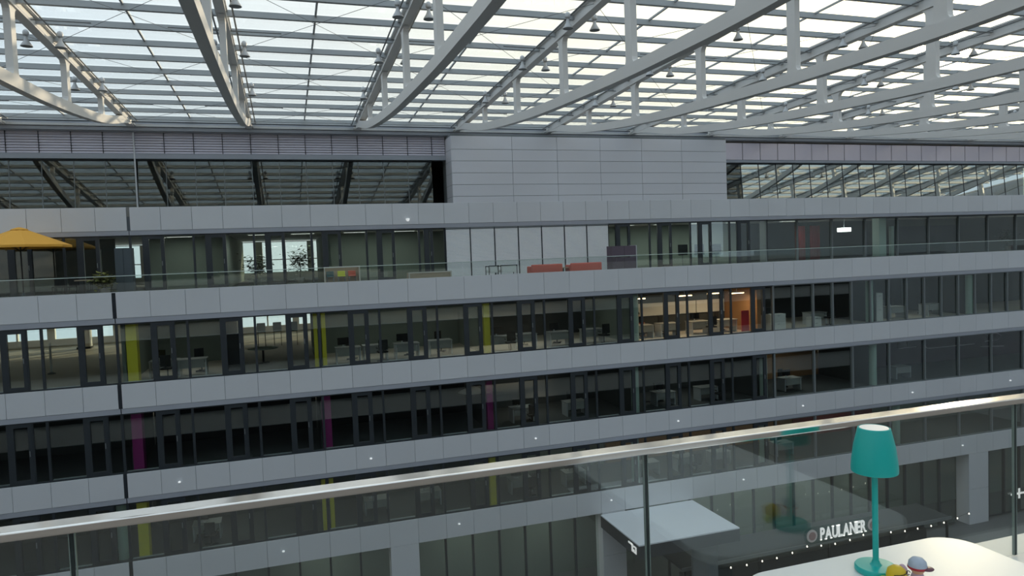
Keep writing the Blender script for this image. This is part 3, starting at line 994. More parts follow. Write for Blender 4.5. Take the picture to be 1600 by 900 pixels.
for i, x in enumerate((-9.3, -8.75, -7.5)):
    t = empty('terrace_chair', (x, 34.5, -1.1), 'dark terrace chair at the small table near the parasol, %s from the left' % ORD[i], 'chair', 'dark chairs by the parasol')
    box('seat', (x - 0.2, x + 0.2, 34.3, 34.7, -0.68, -0.64), 'chair', t, 0.01)
    box('backrest', (x - 0.2, x + 0.2, 34.68, 34.72, -0.64, -0.28), 'chair', t, 0.01)
    for dx in (-0.18, 0.18):
        for dy in (34.32, 34.68):
            box('leg', (x + dx - 0.012, x + dx + 0.012, dy - 0.012, dy + 0.012, -1.1, -0.68), 'dark', t)


def plant(x, y, z, h, r, label, cat='plant', pot='pot', m='leaf', seed=1):
    rnd = random.Random(seed)
    t = empty('potted_plant', (x, y, z), label, cat)
    lathe('pot', [(0.0, 0.0), (0.16, 0.0), (0.21, 0.34), (0.19, 0.34), (0.18, 0.28), (0.0, 0.28)], pot, (x, y, z), t, 16)
    stem = tube('stem', [(x, y, z + 0.25), (x + 0.05, y, z + h * 0.5), (x - 0.02, y + 0.03, z + h * 0.75)], [0.025, 0.02, 0.012], 'trunk', t, 6)
    bm = bmesh.new()
    for i in range(520):
        u, v, w = rnd.gauss(0, 0.5), rnd.gauss(0, 0.5), rnd.gauss(0, 0.42)
        p = Vector((u * r, v * r, h * 0.68 + w * h * 0.36))
        an = rnd.uniform(0, 6.28)
        L = rnd.uniform(0.14, 0.28)
        dv = Vector((math.cos(an), math.sin(an), rnd.uniform(-0.5, 0.5))).normalized()
        sv = dv.cross(Vector((0, 0, 1))).normalized() * L * 0.28
        q = [bm.verts.new(p), bm.verts.new(p + dv * L * 0.5 + sv), bm.verts.new(p + dv * L), bm.verts.new(p + dv * L * 0.5 - sv)]
        bm.faces.new(q)
    tag(from_bm('foliage', bm, m, (x, y, z), t), kind='stuff')


plant(-1.45, 38.2, FT, 1.5, 0.62, 'dark bushy plant in the left of the terrace lounge windows', seed=2)
plant(0.65, 38.2, FT, 1.8, 0.55, 'tall dark plant in the right of the terrace lounge windows', seed=3)
plant(51.0, 38.6, FT, 1.6, 0.5, 'pale leafy plant behind the rightmost terrace windows', seed=4)
plant(-7.35, 33.6, FT, 0.95, 0.35, 'small yellowish green plant beside the slate cabinet', m='leafy', seed=5)
for i, (x, z) in enumerate(((23.57, -0.1), (24.75, -0.12), (26.0, -0.15))):
    t = empty('wall_screen', (x, 38.6, FT), 'dark square screen on a stand on the terrace floor, %s of three' % ORD[i], 'screen', 'dark screens on stands')
    box('panel', (x - 0.33, x + 0.33, 38.58, 38.63, z - 0.33, z + 0.33), 'screen', t)
    box('pole', (x - 0.03, x + 0.03, 38.63, 38.68, FT + 0.03, z), 'fin', t)
    box('foot', (x - 0.3, x + 0.3, 38.45, 38.85, FT, FT + 0.03), 'fin', t)
for i, x in enumerate((33.1, 34.3)):
    t = empty('curtain', (x, 39.4, FT), 'red hanging curtain in the dark terrace room, %s one' % ('left' if i == 0 else 'right'), 'curtain', 'red curtains')
    bm = bmesh.new()
    n = 24
    A, B = [], []
    for q in range(n + 1):
        xx = -0.4 + 0.8 * q / n
        yy = 0.05 * math.sin(q * 1.6)
        A.append(bm.verts.new((xx, yy, 0.02)))
        B.append(bm.verts.new((xx, yy, 2.3)))
    for q in range(n):
        bm.faces.new([A[q], A[q + 1], B[q + 1], B[q]])
    o = from_bm('cloth', bm, 'redcloth', (x, 39.4, FT), t, True)
    o.modifiers.new('thick', 'SOLIDIFY').thickness = 0.01
    tube('rod', [(x - 0.5, 39.4, FT + 2.32), (x + 0.5, 39.4, FT + 2.32)], 0.015, 'dark', t, 6)
t = empty('pendant_lamp', (36.4, 39.0, CT), 'bright white box lamp hanging in the dark terrace room', 'lamp')
box('light_box', (36.0, 36.8, 38.8, 39.2, 0.72, 0.98), 'lampcool', t)
box('rod', (36.38, 36.42, 38.98, 39.02, 0.98, CT), 'fin', t)
t = empty('bench', (53.0, 36.5, -1.1), 'dark red bench at the right end of the terrace', 'bench')
box('seat', (50.2, 53.5, 36.0, 36.5, -0.95, -0.7), 'wallred', t, 0.02)
box('base', (50.4, 53.3, 36.1, 36.4, -1.1, -0.95), 'dark', t)
t = empty('display_wall', (43, 38.5, FT), 'large dark blue display board behind the right terrace windows', 'board')
box('board', (40.2, 46.0, 38.5, 38.6, FT + 0.1, 0.95), 'jeans', t)
box('post', (39.9, 40.15, 38.45, 38.65, FT, 0.98), 'palegreen', t)
# facade sensors
for i, x in enumerate((-4.76, 3.24, 11.25, 19.22, 27.17, 35.05, 42.95)):
    t = empty('facade_light', (x, YF, -9.06), 'small white spot light on the middle parapet band, %s from the left' % ORD[i], 'light', 'small spot lights on the parapets')
    lathe('dome', [(0.0, 0.0), (0.055, 0.0), (0.05, 0.04), (0.0, 0.07)], 'sensor', (x, YF - 0.05, -9.09), t, 12)
    box('bracket', (x - 0.02, x + 0.02, YF - 0.05, YF, -9.11, -9.08), 'sensor', t)
for i, x in enumerate((-0.76, 7.23, 15.22, 23.16, 31.1, 38.95)):
    t = empty('facade_light', (x, YF, -12.73), 'small white spot light on the lowest parapet band, %s from the left' % ORD[i], 'light', 'small spot lights on the parapets')
    lathe('dome', [(0.0, 0.0), (0.055, 0.0), (0.05, 0.04), (0.0, 0.07)], 'sensor', (x, YF - 0.05, -12.75), t, 12)
    box('bracket', (x - 0.02, x + 0.02, YF - 0.05, YF, -12.77, -12.74), 'sensor', t)
t = empty('security_camera', (6.04, YS, 1.97), 'white dome camera on the band above the terrace', 'camera')
lathe('dome', [(0.0, -0.09), (0.06, -0.07), (0.09, 0.0), (0.09, 0.06), (0.0, 0.07)], 'sensor', (6.04, YS - 0.12, 1.99), t, 14)
box('bracket', (6.0, 6.08, YS - 0.12, YS, 1.99, 2.05), 'sensor', t)

# ================================================================== office furniture


def desk(x, y, z, w, label, m='desk'):
    t = empty('office_desk', (x, y, z), label, 'desk', 'desks behind the windows')
    box('table_top', (x - w / 2, x + w / 2, y - 0.4, y + 0.4, z + 0.71, z + 0.74), m, t)
    for s in (-1, 1):
        box('leg', (x + s * (w / 2 - 0.05) - 0.03, x + s * (w / 2 - 0.05) + 0.03, y - 0.35, y + 0.35, z, z + 0.71), 'silver', t)
    box('back_panel', (x - w / 2 + 0.1, x + w / 2 - 0.1, y - 0.36, y - 0.34, z + 0.35, z + 0.70), m, t)


def chair(x, y, z, rot, label, m='chair'):
    t = empty('office_chair', (0, 0, 0), label, 'chair', 'office chairs behind the windows')
    box('seat', (-0.24, 0.24, -0.24, 0.24, 0.44, 0.52), m, t, 0.03)
    o = box('backrest', (-0.22, 0.22, 0.2, 0.26, 0.58, 1.08), m, t, 0.025)
    lathe('stem', [(0.03, 0.08), (0.03, 0.44)], 'dark', (0, 0, 0), t, 8)
    boxes('foot_star', [(-0.28, 0.28, -0.025, 0.025, 0.03, 0.08), (-0.025, 0.025, -0.28, 0.28, 0.03, 0.08)], 'dark', t)
    for s in (-1, 1):
        box('armrest', (s * 0.27 - 0.025, s * 0.27 + 0.025, -0.12, 0.16, 0.66, 0.69), 'dark', t)
    boxes('back_stay', [(-0.03, 0.03, 0.24, 0.28, 0.46, 0.7)], 'dark', t)
    t.location = (x, y, z)
    t.rotation_euler.z = rot


def monitor(x, y, z, label, rot=0.0):
    t = empty('monitor', (0, 0, 0), label, 'monitor', 'monitors behind the windows')
    box('screen', (-0.27, 0.27, -0.015, 0.015, 0.12, 0.46), 'screen', t)
    box('stand', (-0.03, 0.03, 0.015, 0.04, 0.0, 0.3), 'silver', t)
    box('foot', (-0.12, 0.12, -0.06, 0.1, 0.0, 0.012), 'silver', t)
    t.location = (x, y, z)
    t.rotation_euler.z = rot


def pedestal(x, y, z, label, m='paper', h=0.9, w=0.9):
    t = empty('low_cabinet', (x, y, z), label, 'cabinet', 'cabinets behind the windows')
    box('body', (x - w / 2, x + w / 2, y - 0.22, y + 0.22, z, z + h), m, t, 0.008)
    for s in (0, 1):
        dd = box('drawer', (x - w / 2 + 0.02, x + w / 2 - 0.02, y - 0.24, y - 0.222, z + 0.03 + s * h / 2, z + (s + 1) * h / 2 - 0.02), m, t)
        box('handle', (x - 0.08, x + 0.08, y - 0.255, y - 0.24, z + (s + 0.8) * h / 2, z + (s + 0.8) * h / 2 + 0.02), 'fin', dd)


sets = [('upper office', F1, [(-5.4, 34.6), (-4.2, 34.4), (2.6, 34.4), (3.9, 34.6), (5.4, 34.3), (7.1, 34.6), (10.2, 34.3), (11.6, 34.6), (13.4, 34.4), (15.4, 34.5), (18.4, 34.6), (20.0, 34.6), (21.9, 34.5), (23.6, 34.4), (27.0, 34.6), (30.0, 34.6), (36.0, 34.6), (39.0, 34.6)]),
        ('middle office', F2, [(11.2, 34.3), (14.2, 34.4), (19.5, 34.4), (22.3, 34.5), (28.0, 34.5), (36.2, 34.4)]),
        ('lower office', F3, [(-4.0, 34.3), (3.6, 34.4), (6.2, 34.5), (11.0, 34.4), (14.0, 34.4), (18.3, 34.2), (20.6, 34.3), (22.9, 34.3), (27.2, 34.3)])]
for nm, z, l in sets:
    for i, (x, y) in enumerate(l):
        desk(x, y, z, 1.2, 'pale desk behind the %s windows, %s from the left' % (nm, ORD[i]))
        if not (nm == 'upper office' and i == 10):
            chair(x + 0.25, y + 0.8 if i % 3 else y - 0.95, z, (0.3 if i % 3 else 3.0) + 0.2 * (i % 2), 'black office chair by the %s desk on the %s floor' % (ORD[i], nm))
        if i % 2 == 0 or nm == 'lower office':
            monitor(x - 0.2, y, z + 0.74, 'black monitor on the %s desk of the %s floor' % (ORD[i], nm), 0.2 * (i % 3 - 1))
pedestal(26.2, 33.3, F1, 'white cabinet right of the lit room on the upper office floor', w=1.0, h=0.95)
pedestal(28.9, 33.4, F1, 'small white cabinet among the right hand offices of the upper floor', w=0.7, h=0.6)
pedestal(34.0, 33.9, F1, 'narrow white cabinet with shelves right of the round column', w=0.5, h=1.7)
# bright hall: round column, ramp
t = empty('column', (-12.2, 50.0, F1), 'square white pillar by the rear windows of the bright hall', 'column')
box('shaft', (-12.6, -11.9, 49.7, 50.3, F1, C1), 'wallwhite', t, 0.02)
box('base_ring', (-12.64, -11.86, 49.66, 50.34, F1, F1 + 0.12), 'dark', t)
t = empty('floor_lamp', (-10.9, 38.5, F1), 'thin white upright floor light in the bright hall', 'lamp')
lathe('tube', [(0.05, 0.1), (0.05, 1.5)], 'paper', (-10.9, 38.5, F1), t, 10)
lathe('base', [(0.18, 0.0), (0.18, 0.03), (0.05, 0.1)], 'fin', (-10.9, 38.5, F1), t, 14)
# break room with table and green chairs
for i, (x, y) in enumerate(((-1.6, 44.0), (-0.7, 44.0), (0.2, 43.6))):
    t = empty('dining_chair', (x, y, F1), 'green grey chair in the break room, %s from the left' % ORD[i], 'chair', 'break room chairs')
    box('seat', (x - 0.24, x + 0.24, y - 0.22, y + 0.22, F1 + 0.84, F1 + 0.9), 'petrol', t, 0.02)
    box('backrest', (x - 0.24, x + 0.24, y - 0.26, y - 0.21, F1 + 0.92, F1 + 1.4), 'petrol', t, 0.04)
    for dx in (-0.2, 0.2):
        for dy in (-0.2, 0.2):
            box('leg', (x + dx - 0.015, x + dx + 0.015, y + dy - 0.015, y + dy + 0.015, F1, F1 + 0.84), 'fin', t)
t = empty('round_table', (-1.3, 36.6, F1), 'pale oval table in the break room', 'table')
lathe('table_top', [(0.0, 0.7), (0.7, 0.7), (0.72, 0.72), (0.7, 0.74), (0.0, 0.74)], 'palegreen', (-1.3, 36.6, F1), t, 28)
lathe('leg', [(0.05, 0.03), (0.05, 0.7)], 'dark', (-1.3, 36.6, F1), t, 10)
lathe('base', [(0.3, 0.0), (0.3, 0.03), (0.05, 0.04)], 'dark', (-1.3, 36.6, F1), t, 20)
t = empty('coat_stand', (-2.45, 34.0, F1), 'tall black cabinet left of the break room', 'cabinet')
box('body', (-2.75, -2.1, 33.8, 34.3, F1, F1 + 1.75), 'wallblack', t)
box('door', (-2.73, -2.12, 33.78, 33.798, F1 + 0.05, F1 + 1.72), 'dark', t)
# lit room: light tubes, white boards, person
for i, (x, y) in enumerate(((17.9, 34.0), (20.9, 34.2), (23.1, 34.6), (24.0, 33.8))):
    t = empty('light_tube', (x, y, C1 - 0.12), 'warm linear ceiling light in the lit room, %s from the left' % ORD[i], 'lamp', 'linear lights of the lit room')
    box('tube', (x - 0.45, x + 0.45, y - 0.05, y + 0.05, C1 - 0.50, C1 - 0.46), 'lampwarm', t)
    box('housing', (x - 0.47, x + 0.47, y - 0.06, y + 0.06, C1 - 0.46, C1 - 0.42), 'paper', t)
    box('rod', (x - 0.01, x + 0.01, y - 0.01, y + 0.01, C1 - 0.42, C1), 'silver', t)
    lamp_light(t, (x, y, C1 - 0.53), 0.9, 0.1, 14, (1, 0.72, 0.45))
for i, x in enumerate((20.0, 21.95, 23.9)):
    t = empty('white_board', (x, 36.2, F1 + 1.0), 'white wall board at the back of the lit room, %s from the left' % ORD[i], 'board', 'boards of the lit room')
    box('board', (x - 0.95, x + 0.95, 36.24, 36.29, F1 + 1.05, F1 + 1.75), 'paper', t)
    box('tray', (x - 0.95, x + 0.95, 36.18, 36.24, F1 + 1.02, F1 + 1.05), 'silver', t)
t = empty('red_sign', (24.2, 33.4, F1), 'bright red upright banner at the right end of the lit room', 'banner')
box('banner', (24.0, 24.5, 33.4, 33.43, F1 + 0.05, F1 + 1.25), 'toyred', t)
box('foot', (23.98, 24.52, 33.3, 33.53, F1, F1 + 0.05), 'dark', t)


def person(x, y, z, rot, label):
    t = empty('person', (0, 0, 0), label, 'person')

    def skin(name, verts, edges, radii, m, parent):
        me = bpy.data.meshes.new(name)
        me.from_pydata(verts, edges, [])
        me.materials.append(M[m])
        o = put(bpy.data.objects.new(name, me), (0, 0, 0), parent)
        sk = o.modifiers.new('skin', 'SKIN')
        lay = me.skin_vertices[0].data
        for i, r in enumerate(radii):
            lay[i].radius = (r, r)
        lay[0].use_root = True
        o.modifiers.new('sub', 'SUBSURF').levels = 1
        return o
    V = [(0, 0, .5), (0, .02, .72), (0, .02, .95), (0, 0, 1.06), (0, -.02, 1.16), (0, -.02, 1.27),
         (-.19, .02, .96), (-.25, -.12, .72), (-.2, -.36, .76), (-.17, -.44, .77), (.19, .02, .96), (.25, -.12, .72), (.2, -.36, .76), (.17, -.44, .77),
         (-.1, -.05, .5), (-.12, -.45, .5), (-.12, -.43, .08), (-.12, -.55, .04), (.1, -.05, .5), (.12, -.45, .5), (.12, -.43, .08), (.12, -.55, .04)]
    E_ = [(0, 1), (1, 2), (2, 3), (3, 4), (4, 5), (2, 6), (6, 7), (7, 8), (8, 9), (2, 10), (10, 11), (11, 12), (12, 13), (0, 14), (14, 15), (15, 16), (16, 17), (0, 18), (18, 19), (19, 20), (20, 21)]
    Rr = [.14, .13, .13, .05, .085, .09, .055, .045, .035, .04, .055, .045, .035, .04, .085, .065, .045, .04, .085, .065, .045, .04]
    b = skin('body', V, E_, Rr, 'skin', t)
    skin('shirt', [V[i] for i in (0, 1, 2, 6, 7, 8, 10, 11, 12)], [(0, 1), (1, 2), (2, 3), (3, 4), (4, 5), (2, 6), (6, 7), (7, 8)], [.155, .15, .15, .07, .06, .045, .07, .06, .045], 'shirt', b)
    skin('trousers', [(0, 0, .5), V[14], V[15], V[16], V[18], V[19], V[20]], [(0, 1), (1, 2), (2, 3), (0, 4), (4, 5), (5, 6)], [.16, .1, .08, .06, .1, .08, .06], 'jeans', b)
    lathe('hair', [(0.0, 1.40), (0.07, 1.385), (0.11, 1.32), (0.112, 1.24), (0.09, 1.2)], 'hair', (0, 0.03, 0), b, 14)
    t.location = (x, y, z)
    t.rotation_euler.z = rot


person(18.75, 35.62, F1 - 0.02, math.radians(0), 'person in a dark red top sitting in the lit room')
t = empty('stool', (18.75, 35.64, F1), 'low dark stool under the person in the lit room', 'stool')
box('seat', (18.57, 18.93, 35.47, 35.82, F1 + 0.28, F1 + 0.32), 'chair', t, 0.01)
lathe('stem', [(0.03, 0.03), (0.03, 0.28)], 'dark', (18.75, 35.64, F1), t, 8)
lathe('base', [(0.17, 0.0), (0.17, 0.03), (0.03, 0.04)], 'dark', (18.75, 35.64, F1), t, 16)
# pendant shade, middle office
t = empty('pendant_lamp', (9.0, 34.6, C2), 'wide pale pendant shade on the middle office floor', 'lamp')
lathe('shade', [(0.75, -1.0), (0.7, -0.97), (0.12, -0.72), (0.05, -0.68), (0.0, -0.68)], 'paper', (8.7, 34.6, C2), t, 24)
box('rod', (8.69, 8.71, 34.59, 34.61, C2 - 0.68, C2), 'dark', t)
# purple room line graphic
t = empty('wall_graphic', (38.5, 37.5, F2), 'faint rounded line graphic in the purple room', 'graphic')


def stadium(x0, x1, z0, z1, y):
    r = (z1 - z0) / 2
    p = [(x0 + r - r * math.sin(a), y, (z0 + z1) / 2 - r * math.cos(a)) for a in [math.pi * i / 8 for i in range(9)]]
    return [(x1, y, z0)] + p + [(x1, y, z1)]


tube('outline', stadium(41.6, 46.2, -7.55, -6.75, 37.4), 0.03, 'purpleline', t, 6)
tube('outline', [(39.3, 37.4, -6.85), (39.3, 37.4, -7.35), (40.9, 37.4, -7.35)], 0.03, 'purpleline', t, 6)
tube('outline', [(39.3, 37.4, -6.85), (40.1, 37.4, -6.85), (40.1, 37.4, -7.3)], 0.03, 'purpleline', t, 6)
tube('outline', [(47.2, 37.4, -6.95), (48.4, 37.4, -6.95), (48.8, 37.4, -7.15), (48.4, 37.4, -7.4), (47.2, 37.4, -7.45)], 0.03, 'purpleline', t, 6)
tube('outline', [(46.8, 37.4, -7.8), (49.0, 37.4, -7.9)], 0.04, 'purpleline', t, 6)

# ================================================================== ground floor: canopy, awning, sign, string lights
t = empty('entrance_canopy', (17.3, 30.4, -13.4), 'flat grey entrance canopy projecting from the ground floor', 'canopy')
box('roof_slab', (14.6, 19.95, 28.27, 32.38, -13.46, -13.40), 'canopytop', t)
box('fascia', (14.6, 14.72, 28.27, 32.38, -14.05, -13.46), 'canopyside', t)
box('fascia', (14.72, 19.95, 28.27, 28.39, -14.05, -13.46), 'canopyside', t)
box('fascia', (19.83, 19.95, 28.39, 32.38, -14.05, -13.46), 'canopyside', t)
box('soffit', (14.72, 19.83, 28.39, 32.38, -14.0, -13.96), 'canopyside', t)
lg = boxes('logo_mark', [(14.57, 14.60, 28.95, 29.3, -13.64, -13.56), (14.57, 14.60, 28.85, 28.98, -13.92, -13.56)], 'signwhite', t)
boxes('logo_mark', [(14.57, 14.60, 28.52, 28.62, -13.92, -13.6), (14.57, 14.60, 28.62, 28.8, -13.67, -13.6), (14.57, 14.60, 28.62, 28.8, -13.92, -13.85), (14.57, 14.60, 28.72, 28.8, -13.85, -13.78)], 'signwhite', t)
t = empty('canopy_wall', (18.6, 29.6, -17.8), 'grey wall panel standing under the canopy front', 'wall panel')
box('panel', (18.0, 19.4, 29.3, 29.45, -17.8, -14.2), 'fin', t, 0.01)
box('cap', (17.98, 19.42, 29.28, 29.47, -14.2, -14.16), 'silver', t)
t = empty('bar_awning', (26.5, 31.2, -17.8), 'long dark flat awning roof of the bar on the ground floor', 'awning')
box('roof', (17.8, 35.2, 30.0, 32.3, -15.86, -15.76), 'awning', t)
box('front_edge', (17.8, 35.2, 29.96, 30.0, -15.92, -15.74), 'fin', t)
for x in (18.0, 22.4, 26.8, 31.0, 35.0):
    box('post', (x - 0.05, x + 0.05, 30.05, 30.15, -17.8, -15.86), 'dark', t)
box('counter', (18.5, 34.5, 31.0, 31.5, -17.8, -16.7), 'awning', t)

t = empty('brewery_sign', (27.5, 29.9, -15.74), 'dark green sign board with white PAULANER lettering and round emblems', 'sign')
pts = []
for i in range(9):
    a = math.pi / 2 + math.pi * i / 8
    pts.append((25.55 + 0.52 * math.cos(a), -15.32 + 0.46 * math.sin(a)))
for i in range(9):
    a = -math.pi / 2 + math.pi * i / 8
    pts.append((29.5 + 0.52 * math.cos(a), -15.32 + 0.46 * math.sin(a)))
prism('board', pts, 'y', 29.92, 29.96, 'signgreen', t)


def letter_mesh(ch):
    cu = bpy.data.curves.new('letter', 'FONT')
    cu.body = ch
    cu.size = 1.0
    cu.extrude = 0.02
    cu.offset = 0.022
    o = bpy.data.objects.new('tmp', cu)
    C.objects.link(o)
    bpy.context.view_layer.update()
    dg = bpy.context.evaluated_depsgraph_get()
    me = bpy.data.meshes.new_from_object(o.evaluated_get(dg))
    bpy.data.objects.remove(o)
    return me


SER = {'P': [0.1], 'A': [0.03, 0.62], 'U': [], 'L': [0.1], 'N': [0.1], 'E': [0.1], 'R': [0.1, 0.62]}


def lettering(text, x0, width, y, z0, height, m, parent):
    meshes = [letter_mesh(c) for c in text]
    ws = []
    for me in meshes:
        xs3 = [v.co.x for v in me.vertices]
        ys3 = [v.co.y for v in me.vertices]
        ws.append((min(xs3), max(xs3), min(ys3), max(ys3)))
    gap = 0.07
    tot = sum(b - a for a, b, _, _ in ws) + gap * (len(text) - 1)
    s = width / tot
    x = x0
    for me, (a, b, c, d2), chx in zip(meshes, ws, text):
        bm = bmesh.new()
        bm.from_mesh(me)
        for v in bm.verts:
            v.co = Vector(((v.co.x - a) * s, -v.co.z * 1.0, (v.co.y - c) / (d2 - c) * height))
        w = (b - a) * s
        th = 0.06 * height * 1.2
        feet = {'P': [(0, .3, 0)], 'A': [(-.1, .25, 0), (.75, 1.1, 0)], 'U': [(-.12, .32, 1), (.68, 1.1, 1)], 'L': [(-.1, .35, 1), (-.1, .1, 0)],
                'N': [(-.12, .3, 0), (-.12, .2, 1), (.72, 1.12, 1)], 'E': [(-.1, .2, 0), (-.1, .2, 1)], 'R': [(-.1, .32, 0), (.8, 1.12, 0)]}[chx]
        for f0, f1, top in feet:
            z = height - th if top else 0
            bm_box(bm, f0 * w, f1 * w, -0.02, 0.02, z, z + th)
        from_bm('letter', bm, m, (x, y, z0), parent)
        bpy.data.meshes.remove(me)
        x += w + gap * s


lettering('PAULANER', 26.05, 3.0, 29.89, -15.63, 0.66, 'signwhite', t)
for x in (25.52, 29.52):
    bm = bmesh.new()
    bmesh.ops.create_cone(bm, cap_ends=True, segments=24, radius1=0.33, radius2=0.33, depth=0.04, matrix=Matrix.Rotation(math.pi / 2, 4, 'X'))
    e = from_bm('emblem', bm, 'emblem', (x, 29.9, -15.32), t)
    bm = bmesh.new()
    bmesh.ops.create_cone(bm, cap_ends=True, segments=20, radius1=0.22, radius2=0.22, depth=0.02, matrix=Matrix.Rotation(math.pi / 2, 4, 'X'))
    from_bm('inner_disc', bm, 'emblemred', (x, 29.87, -15.32), e)
t = empty('string_lights', (27, 29.5, -15.6), 'string of small round white bulbs in front of the bar awning', 'string lights')
bx = [18.37, 19.34, 20.26, 21.19, 22.11, 22.99, 23.94, 24.86, 25.75, 26.64, 27.60, 28.49, 29.43, 30.35, 31.32, 32.21, 33.17, 34.09, 35.08, 35.94]
bz = [-15.69, -15.83, -15.93, -15.96, -15.92, -15.91, -15.80, -15.62, -15.72, -15.77, -15.72, -15.59, -15.64, -15.74, -15.83, -15.83, -15.83, -15.79, -15.69, -15.56]
tube('cable', [(x, 29.5, z + 0.07) for x, z in zip(bx, bz)], 0.008, 'dark', t, 5)
for x, z in zip(bx, bz):
    lathe('bulb', [(0.0, -0.04), (0.025, -0.032), (0.036, 0.0), (0.025, 0.032), (0.015, 0.05), (0.0, 0.05)], 'bulb', (x, 29.5, z), t, 10)
t = empty('shop_sign', (43.9, YF + 0.3, -16.5), 'small white cross shaped sign mark at the right edge of the ground floor', 'sign')
box('bar', (43.4, 44.6, YF + 0.28, YF + 0.31, -16.6, -16.48), 'signwhite', t)
box('bar', (44.0, 44.15, YF + 0.25, YF + 0.28, -16.85, -16.2), 'signwhite', t)

# ================================================================== near side: own building below and behind the camera
wn = structure('wall_near', 'own building side of the atrium below the balcony', (16, 1.5, -17.8))
for zb_, zt_ in ((-2.0, -1.1), (-5.75, -4.6), (-9.5, -8.35), (-13.8, -12.1)):
    box('band', (XL, 60, 1.42, 1.6, zb_, zt_), 'panel', wn)
for z0, z1 in ((-4.6, -2.0), (-8.35, -5.75), (-12.1, -9.5), (-17.8, -13.8)):
    box('glazing', (XL, 60, 1.75, 1.80, z0, z1), 'wallblack', wn)
sbox('wall_back', (XL, 60, -23.4, -23.2, -1.5, 5.0), 'walldark', 'wall behind the balcony on the near side')
sbox('wall_left', (XL - 0.3, XL, -23.4, 53, -17.8, 7.0), 'panel', 'left end wall of the atrium')
sbox('wall_right', (66.0, 66.3, -23.4, 38, -17.8, 7.0), 'panel', 'right end wall of the atrium')
sbox('floor', (XL, 60, -23.2, 1.2, -1.75, -1.45), 'deck', 'balcony floor under the camera')
sl = structure('wall_sill', 'white parapet sill carrying the glass balustrade', (1, 1.3, -1.45))
box('parapet', (-6, 8, 1.22, 1.38, -1.75, -0.87), 'sill', sl)
box('sill', (-6, 8, 1.16, 1.394, -0.87, -0.8175), 'sill', sl, 0.004)

# glass balustrade in the foreground
YG = 1.30
bal = structure('wall_glass', 'clear glass balustrade with flat steel handrail in the foreground', (1, YG, -0.8))
js = [-2.43 + 1.043 * i for i in range(8)]
js = [j + 0.0 for j in js]
jx = [-0.3545 + 1.0465 * i for i in range(-3, 5)]
for a, b in zip(jx, jx[1:]):
    pn = box('pane', (a + 0.004, b - 0.006, YG - 0.003, YG + 0.003, -0.815, -0.4125), 'gb', bal)
    box('edge', (a + 0.0025, a + 0.004, YG - 0.003, YG + 0.003, -0.815, -0.4125), 'edge', pn)
    box('edge', (b - 0.006, b - 0.0045, YG - 0.003, YG + 0.003, -0.815, -0.4125), 'edge', pn)
    box('gasket', (b - 0.0035, b + 0.0005, YG - 0.003, YG + 0.003, -0.815, -0.4125), 'edgedark', bal)
hr = box('handrail', (-3.2, 4.2, YG - 0.02, YG + 0.02, -0.4215, -0.4065), 'rail', bal, 0.0025)

# ================================================================== foreground table, lamp, toys
ZT = -0.70
t = empty('cafe_table', (1.17, 0.84, -1.45), 'white cafe table top with rounded corners at the balustrade', 'table')


def rrect(x0, x1, y0, y1, r, n=8):
    p = []
    for cx, cy, a0 in ((x1 - r, y1 - r, 0), (x0 + r, y1 - r, 90), (x0 + r, y0 + r, 180), (x1 - r, y0 + r, 270)):
        for i in range(n + 1):
            a = math.radians(a0 + 90 * i / n)
            p.append((cx + r * math.cos(a), cy + r * math.sin(a)))
    return p


o = prism('table_top', rrect(0.868, 1.472, 0.42, 1.2575, 0.075), 'z', ZT - 0.022, ZT, 'white', t)
bv = o.modifiers.new('bevel', 'BEVEL')
bv.width = 0.004
bv.segments = 2
lathe('column', [(0.035, 0.02), (0.035, 0.726)], 'silver', (1.17, 0.84, -1.45), t, 16)
lathe('base_plate', [(0.24, 0.0), (0.24, 0.012), (0.04, 0.03)], 'silver', (1.17, 0.84, -1.45), t, 28)

LX, LY = 1.160, 1.168
t = empty('table_lamp', (LX, LY, ZT), 'teal cordless table lamp with tapered shade and white top', 'lamp')
lathe('base', [(0.0, 0.0), (0.040, 0.0), (0.0415, 0.002), (0.0415, 0.010), (0.0395, 0.0125), (0.012, 0.0135), (0.0085, 0.017), (0.0065, 0.024)], 'teal', (LX, LY, ZT), t, 40)
lathe('stem', [(0.006, 0.02), (0.006, 0.25)], 'teal', (LX, LY, ZT), t, 16)
sh = lathe('shade', [(0.0440, 0.205), (0.0455, 0.206), (0.0458, 0.212), (0.0445, 0.230), (0.0405, 0.258), (0.0325, 0.2915), (0.0315, 0.2945), (0.0295, 0.2955), (0.0285, 0.292), (0.038, 0.258), (0.0425, 0.230), (0.0440, 0.205)], 'teal', (LX, LY, ZT), t, 48)
lathe('top_disc', [(0.0, 0.2915), (0.0282, 0.2915), (0.0282, 0.295), (0.0, 0.2955)], 'lampwhite', (LX, LY, ZT), sh, 40)
lathe('diffuser', [(0.0, 0.215), (0.041, 0.215), (0.041, 0.219), (0.0, 0.219)], 'lampwhite', (LX, LY, ZT), sh, 32)

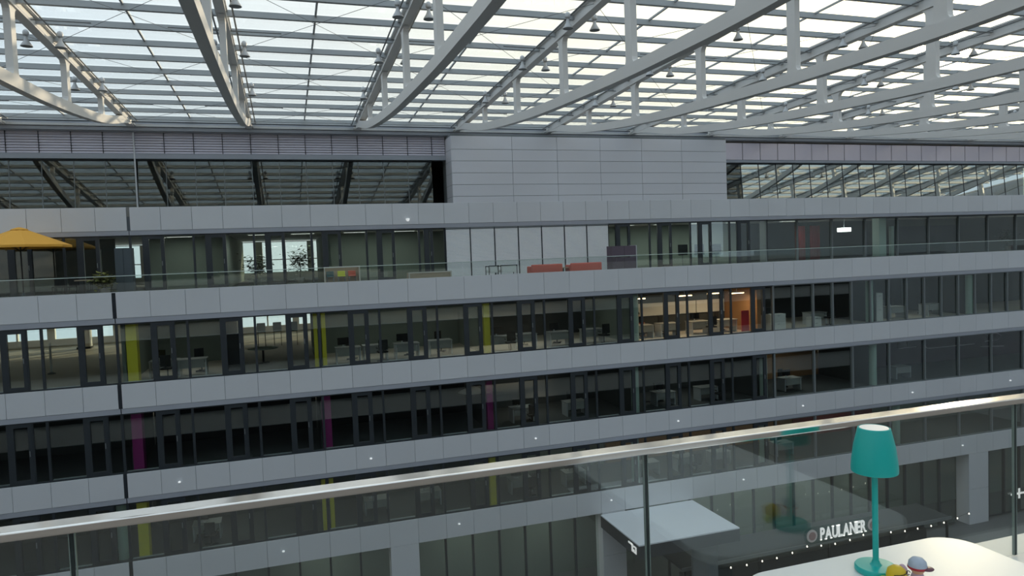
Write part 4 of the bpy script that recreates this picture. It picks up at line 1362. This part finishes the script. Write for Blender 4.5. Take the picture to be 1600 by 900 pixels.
t.scale = (1, 1, 1.045)
x, y = 1.206, 1.106
t = empty('toy_figure', (x, y, ZT), 'small figure with pale blue dotted cap and maroon brim on the table', 'toy')
lathe('body', [(0.0, 0.0), (0.014, 0.0), (0.016, 0.008), (0.012, 0.018), (0.0, 0.02)], 'toypink', (x, y, ZT), t, 16)
hd = lathe('head', [(0.0, 0.016), (0.012, 0.018), (0.018, 0.028), (0.016, 0.038), (0.0, 0.044)], 'toypeach', (x, y, ZT), t, 18)
lathe('cap', [(0.0215, 0.031), (0.022, 0.036), (0.02, 0.047), (0.013, 0.055), (0.0, 0.0585)], 'toyblue', (x, y, ZT), t, 24)
bm = bmesh.new()
bmesh.ops.create_uvsphere(bm, u_segments=16, v_segments=8, radius=1)
for v in bm.verts:
    v.co = Vector((v.co.x * 0.017, v.co.y * 0.014, v.co.z * 0.004))
from_bm('brim', bm, 'toymaroon', (x + 0.013, y - 0.017, ZT + 0.032), t, True)
lathe('hat_band', [(0.021, 0.029), (0.0228, 0.031), (0.0228, 0.035), (0.021, 0.036)], 'toyred', (x, y, ZT), t, 24)
t.scale = (0.82, 0.82, 0.82)
x, y = 1.151, 1.106
t = empty('toy_figure', (x, y, ZT), 'round yellow toy ball with a dark line beside the teal lamp', 'toy')
lathe('body', [(0.0, 0.0), (0.012, 0.001), (0.0205, 0.012), (0.0225, 0.022), (0.019, 0.036), (0.010, 0.043), (0.0, 0.045)], 'toyyellow', (x, y, ZT), t, 24)
tube('line', [(x + 0.0222 * math.cos(a), y + 0.0222 * math.sin(a), ZT + 0.029 + 0.0006 * i) for i, a in enumerate([-2.6 + 0.2 * q for q in range(9)])], 0.0011, 'dark', t, 5)
tube('curl', [(x + 0.016 + 0.006 * math.cos(a), y - 0.0165, ZT + 0.031 + 0.005 * math.sin(a)) for a in [0.5 * q for q in range(12)]], 0.001, 'dark', t, 5)
bm = bmesh.new()
bmesh.ops.create_uvsphere(bm, u_segments=12, v_segments=8, radius=1)
for v in bm.verts:
    v.co = Vector((v.co.x * 0.014, v.co.y * 0.006, v.co.z * 0.006))
from_bm('mouth', bm, 'toyred', (x + 0.014, y - 0.019, ZT + 0.011), t, True)
bm = bmesh.new()
bmesh.ops.create_uvsphere(bm, u_segments=12, v_segments=8, radius=1)
for v in bm.verts:
    v.co = Vector((v.co.x * 0.011, v.co.y * 0.006, v.co.z * 0.018))
o = from_bm('wing', bm, 'toypink', (x + 0.022, y + 0.002, ZT + 0.028), t, True)
o.rotation_euler.y = -0.5
t.scale = (0.88, 0.88, 0.88)
x, y = 1.130, 1.116
t = empty('toy_figure', (x, y, ZT), 'tiny pale yellow toy with an orange nose in front of the lamp base', 'toy')
lathe('body', [(0.0, 0.0), (0.008, 0.0), (0.0115, 0.009), (0.0095, 0.018), (0.0, 0.022)], 'lime', (x, y, ZT), t, 16)
lathe('nose', [(0.0, -0.004), (0.004, 0.0), (0.0, 0.004)], 'toyyellow', (x + 0.004, y - 0.0105, ZT + 0.012), t, 10)

t.scale = (0.8, 0.8, 0.8)
